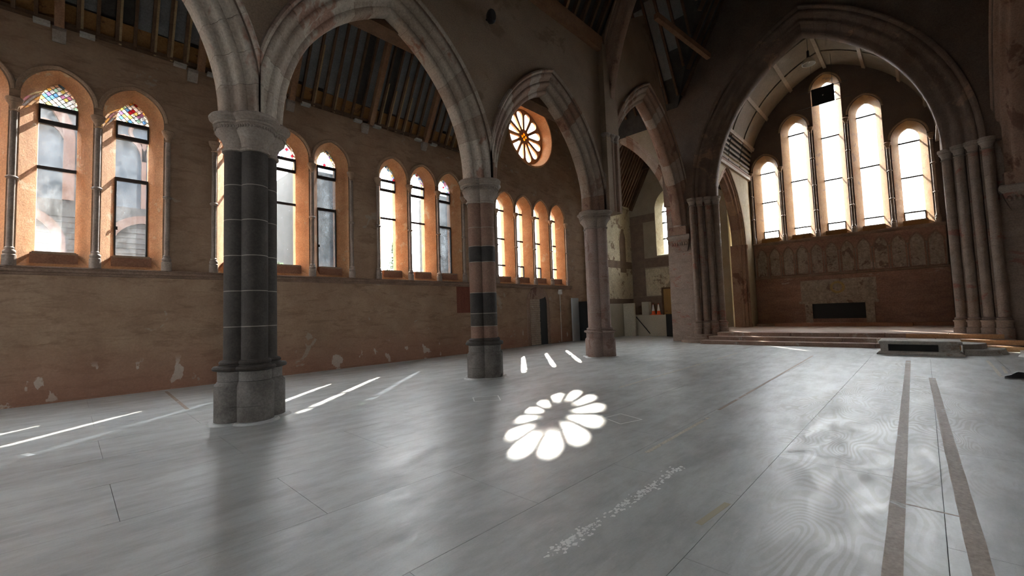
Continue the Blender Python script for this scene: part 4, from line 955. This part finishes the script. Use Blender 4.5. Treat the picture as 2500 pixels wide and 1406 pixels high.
# ------------------------------------------------------------------ doorway in the aisle wall
d1 = thing('door_1', (15.9, 13.7, 0), 'arched doorway half filled with rough brickwork', 'door', None, 'structure')
obj('doorway_shade', *plate(FL, arch_loop(16.1, 0.66, 0.0, 2.0, 2.72, 7), -0.012, 0.02), 'black', d1)  # flat black plate painted as the darkness within the doorway
obj('tympanum', *plate(FL, [(15.44, 2.24), (16.2, 2.24), (16.5, 2.3), (16.62, 2.38)]+[q for q in reversed(arch_pts(16.1, 0.66, 2.0, 2.72, 7)) if q[1] > 2.4]+[(15.44, 2.3)], -0.05, 0.01), 'arch_red', d1)
obj('arch_surround', *sweep(FL, [(15.44, 0.0)]+arch_pts(16.1, 0.66, 2.0, 2.72, 8)+[(16.76, 0.0)], [(0, 0.01), (0, -0.06), (0.10, -0.075), (0.17, -0.05), (0.18, 0.01)]), 'arch_red', d1, 40)
rnd = random.Random(9)
nb = 22
for r in range(nb):
    z0 = 0.02+r*0.101; x = 15.46+(0.0 if r % 2 else -0.10)
    while x < 16.14:
        wv = rnd.uniform(0.19, 0.26); a, b = max(x, 15.46), min(x+wv, 16.17)
        if b-a > 0.04: obj('brick', *box(a+0.006, b-0.006, 13.68+rnd.uniform(-0.012, 0.012), 13.745, z0+0.006, z0+0.095), 'brick', d1)
        x += wv
obj('brick_mortar', *box(15.46, 16.17, 13.70, 13.745, 0.02, 2.24), 'brown_band', d1)
ln = thing('sensor_box', (17.86, 13.7, 0.05), 'small white junction box with a conduit running down to the floor', 'junction box')
obj('housing', *bbox_(17.72, 17.98, 13.65, 13.745, 2.50, 2.66, 0.01), 'white', ln); obj('lamp_head', *bbox_(17.76, 17.84, 13.63, 13.735, 2.67, 2.74, 0.008), 'white', ln); obj('lamp_head', *bbox_(17.88, 17.96, 13.63, 13.735, 2.67, 2.74, 0.008), 'white', ln)
obj('conduit', *tube((17.86, 13.715, 0.03), (17.86, 13.715, 2.50), 0.018), 'tape_pale', ln)
o = thing('door_leaf_panel', (19.0, 13.6, 0), 'pale grey panel leaning on the wall beside the black cabinet', 'panel')
obj('panel_board', *bbox_(18.72, 19.32, 13.58, 13.66, 0, 2.3, 0.006), 'grey_door', o)
cb = thing('black_cabinet', (19.75, 13.3, 0), 'tall black cabinet partly hidden by the pink column', 'cabinet')
obj('carcass', *bbox_(19.36, 20.05, 13.0, 13.62, 0, 2.1, 0.01), 'black', cb); obj('cabinet_door', *box(19.39, 20.02, 12.97, 12.998, 0.05, 2.05), 'black', cb); obj('top_shelf', *box(19.45, 19.95, 12.95, 13.1, 2.105, 2.15), 'grey_door', cb)
o = obj('red_paint_patch', *bar(FL, 11.02, 11.85, 1.68, 2.76, -0.006, 0.003), 'red_paint', WLEFT); tag(o, 'faded dark red painted rectangle left of the banded column')

# ------------------------------------------------------------------ hung and fixed things
sp = thing('loudspeaker', (7.49, 7.72, 9.1), 'small black loudspeaker fixed high on the nave wall', 'loudspeaker')
obj('bracket', *tube((7.49, 7.80, 9.30), (7.49, 7.68, 9.30), 0.03), 'black', sp)
spc = obj('cabinet', *loft([[(7.49+w*math.cos(a), 7.64-0.03*q, 9.30+h*math.sin(a)) for a in [2*PI*k/20 for k in range(20)]] for w, h, q in ((0.10, 0.16, -2), (0.125, 0.19, 0), (0.125, 0.19, 2), (0.10, 0.165, 3))]), 'black', sp, 40)
obj('grille', *loft([[(7.49+w*math.cos(a), 7.54-0.005*q, 9.30+h*math.sin(a)) for a in [2*PI*k/20 for k in range(20)]] for w, h, q in ((0.095, 0.155, 0), (0.085, 0.145, 2))]), 'rubber', spc, 40)
lx, ly, lz = 22.75, 3.05, 12.45
lp = thing('pendant_lamp', (lx, ly, lz-0.25), 'bell shaped pendant lamp hanging from the chancel vault', 'lamp')
obj('cord', *tube((lx, ly, lz+0.38), (lx, ly, 13.4), 0.012), 'steel', lp)
obj('lamp_body', *lathe(lx, ly, [(0.02, lz+0.42), (0.05, lz+0.38), (0.055, lz+0.12), (0.09, lz+0.05)], 20), 'steel', lp, 40)
lsh = obj('shade', *lathe(lx, ly, [(0.09, lz+0.06), (0.16, lz), (0.23, lz-0.10), (0.255, lz-0.20), (0.26, lz-0.22), (0.245, lz-0.22), (0.22, lz-0.11), (0.15, lz-0.02), (0.08, lz+0.03)], 24), 'metal', lp, 40)
obj('bulb', *lathe(lx, ly, [(0.01, lz-0.17), (0.05, lz-0.14), (0.06, lz-0.08), (0.03, lz+0.03)], 14), 'white', lsh, 50)
bd = thing('hanging_board', (25.0, 2.9, 11.1), 'black rectangular board hung in front of the tallest east lancet', 'board')
bdb = obj('board', *box(24.94, 25.0, 2.45, 3.33, 11.12, 11.94), 'black', bd); obj('badge', *box(24.93, 24.939, 2.86, 2.91, 11.5, 11.56), 'white', bdb)
obj('top_bar', *tube((25.03, 1.95, 11.92), (25.03, 3.95, 11.92), 0.012), 'steel', bd); obj('lower_bar', *tube((25.03, 1.85, 11.16), (25.03, 4.0, 11.16), 0.014), 'steel', bd)
obj('wire', *tube((25.03, 2.5, 11.9), (25.03, 2.5, 13.45), 0.006), 'steel', bd); obj('wire', *tube((25.03, 3.3, 11.9), (25.03, 3.3, 13.45), 0.006), 'steel', bd)

# shoe at the right edge
sh = thing('shoe', (12.8, -1.14, 0), 'dark shoe at the right edge of the floor', 'shoe')
def shoe_sec(t):   # t along the shoe 0 toe .. 1 heel
    w = [0.012, 0.035, 0.046, 0.050, 0.046, 0.038, 0.034, 0.036, 0.034, 0.018][t]; h = [0.03, 0.045, 0.055, 0.065, 0.085, 0.105, 0.115, 0.115, 0.11, 0.09][t]; return w, h
tx, ty = 12.68, -1.02; dv = Vector((0.35, -0.94, 0)).normalized(); sv = Vector((-dv.y, dv.x, 0))
def ssec(t, z0, z1, k):
    w, _ = shoe_sec(t); c = Vector((tx, ty, 0))+dv*(0.30*t/9)
    return [tuple(c+sv*w*k*math.cos(a)+Vector((0, 0, z0+(z1-z0)*max(0, math.sin(a))))) for a in [PI*q/8 for q in range(9)]]
obj('sole', *loft([[tuple(Vector((tx, ty, z))+dv*(0.30*t/9)+sv*shoe_sec(t)[0]*s*1.12) for s in (-1, 1)] + [tuple(Vector((tx, ty, 0.022-z))+dv*(0.30*t/9)+sv*shoe_sec(t)[0]*s*1.12) for s in (1, -1)] for t in range(10) for z in (0.0,)]), 'sole', sh)
shu = obj('upper', *loft([ssec(t, 0.02, shoe_sec(t)[1]+0.02, 1.0) for t in range(10)]), 'leather', sh, 60)
obj('laces', *loft([[tuple(Vector((tx, ty, 0))+dv*(0.30*t/9)+sv*0.018*s+Vector((0, 0, shoe_sec(int(t))[1]+0.022+e))) for s, e in ((-1, 0), (1, 0), (1, 0.006), (-1, 0.006))] for t in (3, 4, 5, 6)]), 'rubber', shu)

# ------------------------------------------------------------------ marks on the floor
def strip(x0, y0, x1, y1, w, name, mat, lab, cat, grp=None, z=0.0012):
    d = Vector((x1-x0, y1-y0, 0)).normalized(); s = Vector((-d.y, d.x, 0))*w/2; N = max(2, int(math.hypot(x1-x0, y1-y0)/0.25)); rnd = random.Random(int(x0*97+y0*31))
    A, B = Vector((x0, y0, 0)), Vector((x1, y1, 0)); l, r = [], []
    for i in range(N+1):
        c = A+(B-A)*i/N; j = 1+rnd.uniform(-0.04, 0.04)
        l.append(c+s*j); r.append(c-s*j)
    lo = [(p.x, p.y, 0.0002) for p in l]+[(p.x, p.y, 0.0002) for p in reversed(r)]; hi = [(x, y, z) for x, y, _ in lo]
    o = obj(name, *loft([lo, hi]), mat); return tag(o, lab, cat, grp)
strip(3.2, 0.24, 15.4, 0.42, 0.095, 'floor_tape', 'tape_brown', 'long brown strip on the floor, the left one of the pair', 'floor mark', 'brown strips on the floor')
strip(3.4, -0.145, 12.2, 0.0, 0.10, 'floor_tape', 'tape_brown', 'long brown strip on the floor, the right one of the pair', 'floor mark', 'brown strips on the floor')
strip(4.60, 0.22, 4.57, -0.08, 0.02, 'floor_tape', 'tape_brown', 'short brown crosspiece joining the two long strips', 'floor mark')
strip(7.9, 4.64, 15.7, 4.66, 0.05, 'floor_tape', 'tape_pale', 'long pale line on the floor running towards the chancel steps', 'floor mark')
strip(4.5, 2.34, 6.5, 2.36, 0.05, 'floor_tape', 'tape_pale', 'pale flaked line on the floor beside the petals of light', 'floor mark')
strip(7.0, 2.40, 15.75, 2.56, 0.045, 'floor_tape', 'tape_brown', 'thin dark line on the floor ending before the chancel steps', 'floor mark')
strip(16.1, -1.03, 12.95, -1.0, 0.06, 'floor_tape', 'tape_pale', 'short pale line on the floor by the shoe', 'floor mark')
strip(14.9, -1.18, 13.6, -1.12, 0.05, 'floor_tape', 'tape_pale', 'second short pale line beyond the shoe', 'floor mark')
strip(1.68, 13.3, 1.60, 10.1, 0.06, 'floor_tape', 'tape_brown', 'faint brown line on the aisle floor left of the dark column', 'floor mark')
strip(3.26, 1.31, 3.75, 1.26, 0.05, 'floor_tape', 'ochre_mark', 'short ochre smear on the floor in the foreground', 'floor mark')
strip(-0.36, 8.50, -0.28, 8.30, 0.07, 'floor_tape', 'chalk', 'small white tape piece on the floor at the left', 'floor mark')
def chalk_square(pts, lab):
    r = thing('chalk_outline', (pts[0][0], pts[0][1], 0), lab, 'chalk mark')
    for (a, b), (c, d) in zip(pts, pts[1:]+pts[:1]):
        q = Vector((c-a, d-b, 0)).normalized(); s = Vector((-q.y, q.x, 0))*0.011
        obj('chalk_line', *loft([[(a-s.x, b-s.y, z), (a+s.x, b+s.y, z), (c+s.x, d+s.y, z), (c-s.x, d-s.y, z)] for z in (0.0003, 0.0015)]), 'chalk', r)
chalk_square([(5.47, 6.41), (5.89, 6.15), (5.59, 5.77), (5.23, 6.09)], 'chalk square on the floor in front of the banded column')
chalk_square([(5.57, 3.54), (5.93, 3.48), (5.80, 3.06), (5.40, 3.18)], 'chalk square on the floor right of the petals of light')
rnd = random.Random(21); m = MB()
for k in range(330):
    t = rnd.random(); x = 2.2+2.1*t + rnd.gauss(0, 0.03); y = 1.885+rnd.gauss(0, 0.026)
    if 0.30 < t < 0.36 or 0.78 < t < 0.82: continue
    r = rnd.uniform(0.003, 0.017); pts = [(x+r*rnd.uniform(0.4, 1.3)*1.5*math.cos(a), y+r*rnd.uniform(0.4, 1.3)*math.sin(a)) for a in [2*PI*q/7 for q in range(7)]]
    m.add(loft([[(px, py, 0.0003) for px, py in pts], [(px, py, 0.0012+k*0.000003) for px, py in pts]]))
o = m.build('paint_flakes', 'chalk'); tag(o, 'broken line of white paint flakes on the foreground floor', 'paint flakes', None, 'stuff')

# ------------------------------------------------------------------ rest of the shell (out of the picture)
FR = Fr((0, -8.0, 0), (1, 0, 0), (0, -1, 0))
RWX = (-8.0, -1.0)  # unseen openings added for fill light, their number set by its strength
rh = [arch_loop(x, 0.55, 3.2, 6.3, 7.4, 6) for x in RWX]
w = obj('wall_right', *slab(FR, [(-13, 0), (20.6, 0), (20.6, 10.5), (-13, 10.5)], rh, 0.0, 0.5), 'plaster'); tag(w, 'far aisle wall on the right, outside the picture', 'wall', None, 'structure')
for x in RWX: portal((x, -8.5, 5.3), (0, 1, 0), 1.1, 4.2)
w = obj('ceiling_right_aisle', *box(-13, 20.6, -8.5, -2.3, 10.2, 10.6), 'board_dark'); tag(w, 'dark roof of the right aisle, outside the picture', 'roof', None, 'structure')
w = obj('wall_nave_right', *box(-13, 13.0, -2.75, -2.05, 8.3, EZ+0.1), 'nave_wall'); tag(w, 'upper nave wall on the right, outside the picture', 'wall', None, 'structure')
w = obj('wall_nave_right_east', *box(13.0, 20.6, -3.4, -2.85, 10.4, EZ+0.1), 'nave_wall'); tag(w, 'upper crossing wall on the right, outside the picture', 'wall', None, 'structure')
w = obj('wall_right_east', *box(20.1, 20.6, -8.5, -3.0, 0, 10.5), 'pier'); tag(w, 'rough stone wall beside the right pier', 'wall', None, 'structure')
FWW = Fr((-12.8, 0, 0), (0, 1, 0), (-1, 0, 0))
w = obj('wall_west', *slab(FWW, [(-8.5, 0), (14.3, 0), (14.3, 21.5), (-8.5, 21.5)], [arch_loop(11.2, 1.3, 2.6, 5.6, 8.0, 8)], 0, 0.5), 'plaster'); portal((-13.3, 11.2, 5.3), (1, 0, 0), 2.6, 5.4); tag(w, 'west wall behind the camera', 'wall', None, 'structure')  # the unseen opening is added to brighten the left floor and arch

# ------------------------------------------------------------------ outside the windows
g = obj('ground_outside', *box(-80, 110, -80, 90, -0.8, -0.55), 'ground'); tag(g, 'ground outside the windows', 'ground', None, 'structure')
bA = thing('neighbouring_church', (-3.0, 22.0, -0.5), 'stone building with red traceried arches seen through the left windows', 'building')
FX = Fr((0, 22.0, 0), (1, 0, 0), (0, 1, 0))
ahs = [arch_loop(u, 1.2, 6.2, 8.4, 10.2, 8) for u in (-4.6, -1.3, 2.0)]
obj('facade', *slab(FX, [(-14, -0.5), (4.6, -0.5), (4.6, 10.9), (-14, 10.9)], ahs, 0.0, 0.3), 'ext_stone', bA)
obj('side_wall', *box(4.3, 4.6, 22.3, 32, -0.5, 10.9), 'ext_stone', bA)
for u, h in zip((-4.6, -1.3, 2.0), ahs):
    obj('window_glass', *plate(FX, h, 0.25, 0.28), 'ext_glass', bA)
    obj('window_arch', *sweep(FX, [(u-1.2, 6.2)]+arch_pts(u, 1.2, 8.4, 10.2, 8)+[(u+1.2, 6.2)], [(-0.12, 0.2), (-0.12, -0.08), (0.18, -0.08), (0.18, 0.2)]), 'ext_pink', bA)
    for s in (-1, 1): obj('tracery_arc', *sweep(FX, [(u+s*0.6+0.6*math.cos(a), 8.1+0.9*math.sin(a)) for a in [PI*q/8 for q in range(9)]], [(-0.07, 0.2), (-0.07, 0.0), (0.07, 0.0), (0.07, 0.2)]), 'ext_pink', bA)
    obj('tracery_ring', *loft([[FX(u+(0.42+0.07*math.cos(b))*math.cos(a), 9.25+(0.42+0.07*math.cos(b))*math.sin(a), 0.1+0.07*math.sin(b)) for b in [PI*q/3 for q in range(6)]] for a in [2*PI*k/20 for k in range(21)]], caps=False), 'ext_pink', bA)
    obj('mullion', *bar(FX, u-0.07, u+0.07, 6.2, 8.9, 0.0, 0.2), 'ext_pink', bA)
for u in (-4.6, -1.3, 2.0):
    obj('lower_arch', *sweep(FX, [(u-1.0, 1.5)]+arch_pts(u, 1.0, 4.6, 5.7, 8)+[(u+1.0, 1.5)], [(-0.1, 0.02), (-0.1, -0.1), (0.2, -0.1), (0.2, 0.02)]), 'ext_pink', bA)
for z in [0.2*k for k in range(8, 29)]: obj('stone_course', *bar(FX, -6.5, 4.6, z, z+0.03, -0.02, 0.0), 'ext_stone', bA)
bB = thing('gabled_building', (9.6, 24.0, -0.5), 'grey stone building seen through the casement window right of the dark column', 'building')
FY = Fr((0, 24.0, 0), (1, 0, 0), (0, 1, 0))
obj('facade', *slab(FY, [(8.3, -0.5), (10.95, -0.5), (10.95, 9.9), (8.3, 9.9)], [arch_loop(9.9, 0.55, 3.2, 5.3, 6.4, 6)], 0, 0.3), 'ext_stone', bB); obj('doorway', *plate(FY, arch_loop(9.9, 0.55, 3.2, 5.3, 6.4, 6), 0.2, 0.25), 'ext_glass', bB)
obj('body', *box(8.35, 10.9, 24.3, 30, -0.5, 9.8), 'ext_stone', bB); obj('door_gable', *sweep(FY, [(9.2, 5.3), (9.9, 6.9), (10.6, 5.3)], [(0, 0.02), (0, -0.15), (0.16, -0.15), (0.16, 0.02)]), 'ext_stone', bB)
bC = thing('tower', (18.4, 24.0, -0.5), 'pale tower seen through the last casement before the banded column', 'building')
obj('shaft', *box(17.55, 19.2, 24.0, 26, -0.5, 10.0), 'ext_stone', bC); obj('plinth', *box(17.5, 19.25, 23.95, 26, -0.5, 3.6), 'ext_stone', bC)
bD = thing('low_building', (19.5, 30, -0.5), 'low slate building seen through the middle lancet beside the banded column', 'building')
obj('walls', *box(19.4, 21.2, 30, 33, -0.5, 5.2), 'ext_slate', bD); obj('roof', *loft([[(19.3, 29.9, 5.2), (21.3, 29.9, 5.2), (20.9, 31, 5.9), (19.6, 31, 5.9)], [(19.3, 33, 5.2), (21.3, 33, 5.2), (20.9, 32, 5.9), (19.6, 32, 5.9)]]), 'ext_slate', bD)
def tree(x, y, h, lab, seed):
    r = thing('tree', (x, y, -0.5), lab, 'tree'); rnd = random.Random(seed)
    obj('trunk', *lathe(x, y, [(0.16, -0.5), (0.12, h*0.5), (0.03, h)], 8), 'bark', r, 40); m = MB()
    for k in range(900):
        t = rnd.random()**0.8; z = 1.5+(h-1.5)*t; rad = (1.05-t)*1.3*math.sqrt(rnd.random()); a = rnd.uniform(0, 2*PI); c = Vector((x+rad*math.cos(a), y+rad*math.sin(a), z))
        d = Vector((rnd.gauss(0, 1), rnd.gauss(0, 1), rnd.gauss(0, 0.6))).normalized()*0.16; e = d.orthogonal().normalized()*0.07
        m.add(([c-d, c+e, c+d, c-e], [(0, 1, 2, 3)]))
    o = m.build('foliage', 'leaf', r); o['kind'] = 'stuff'
tree(7.15, 22.6, 4.4, 'small tree outside the bright window right of the dark column', 5); tree(16.7, 28.0, 7.2, 'conifer outside the first lancet beside the banded column', 6)
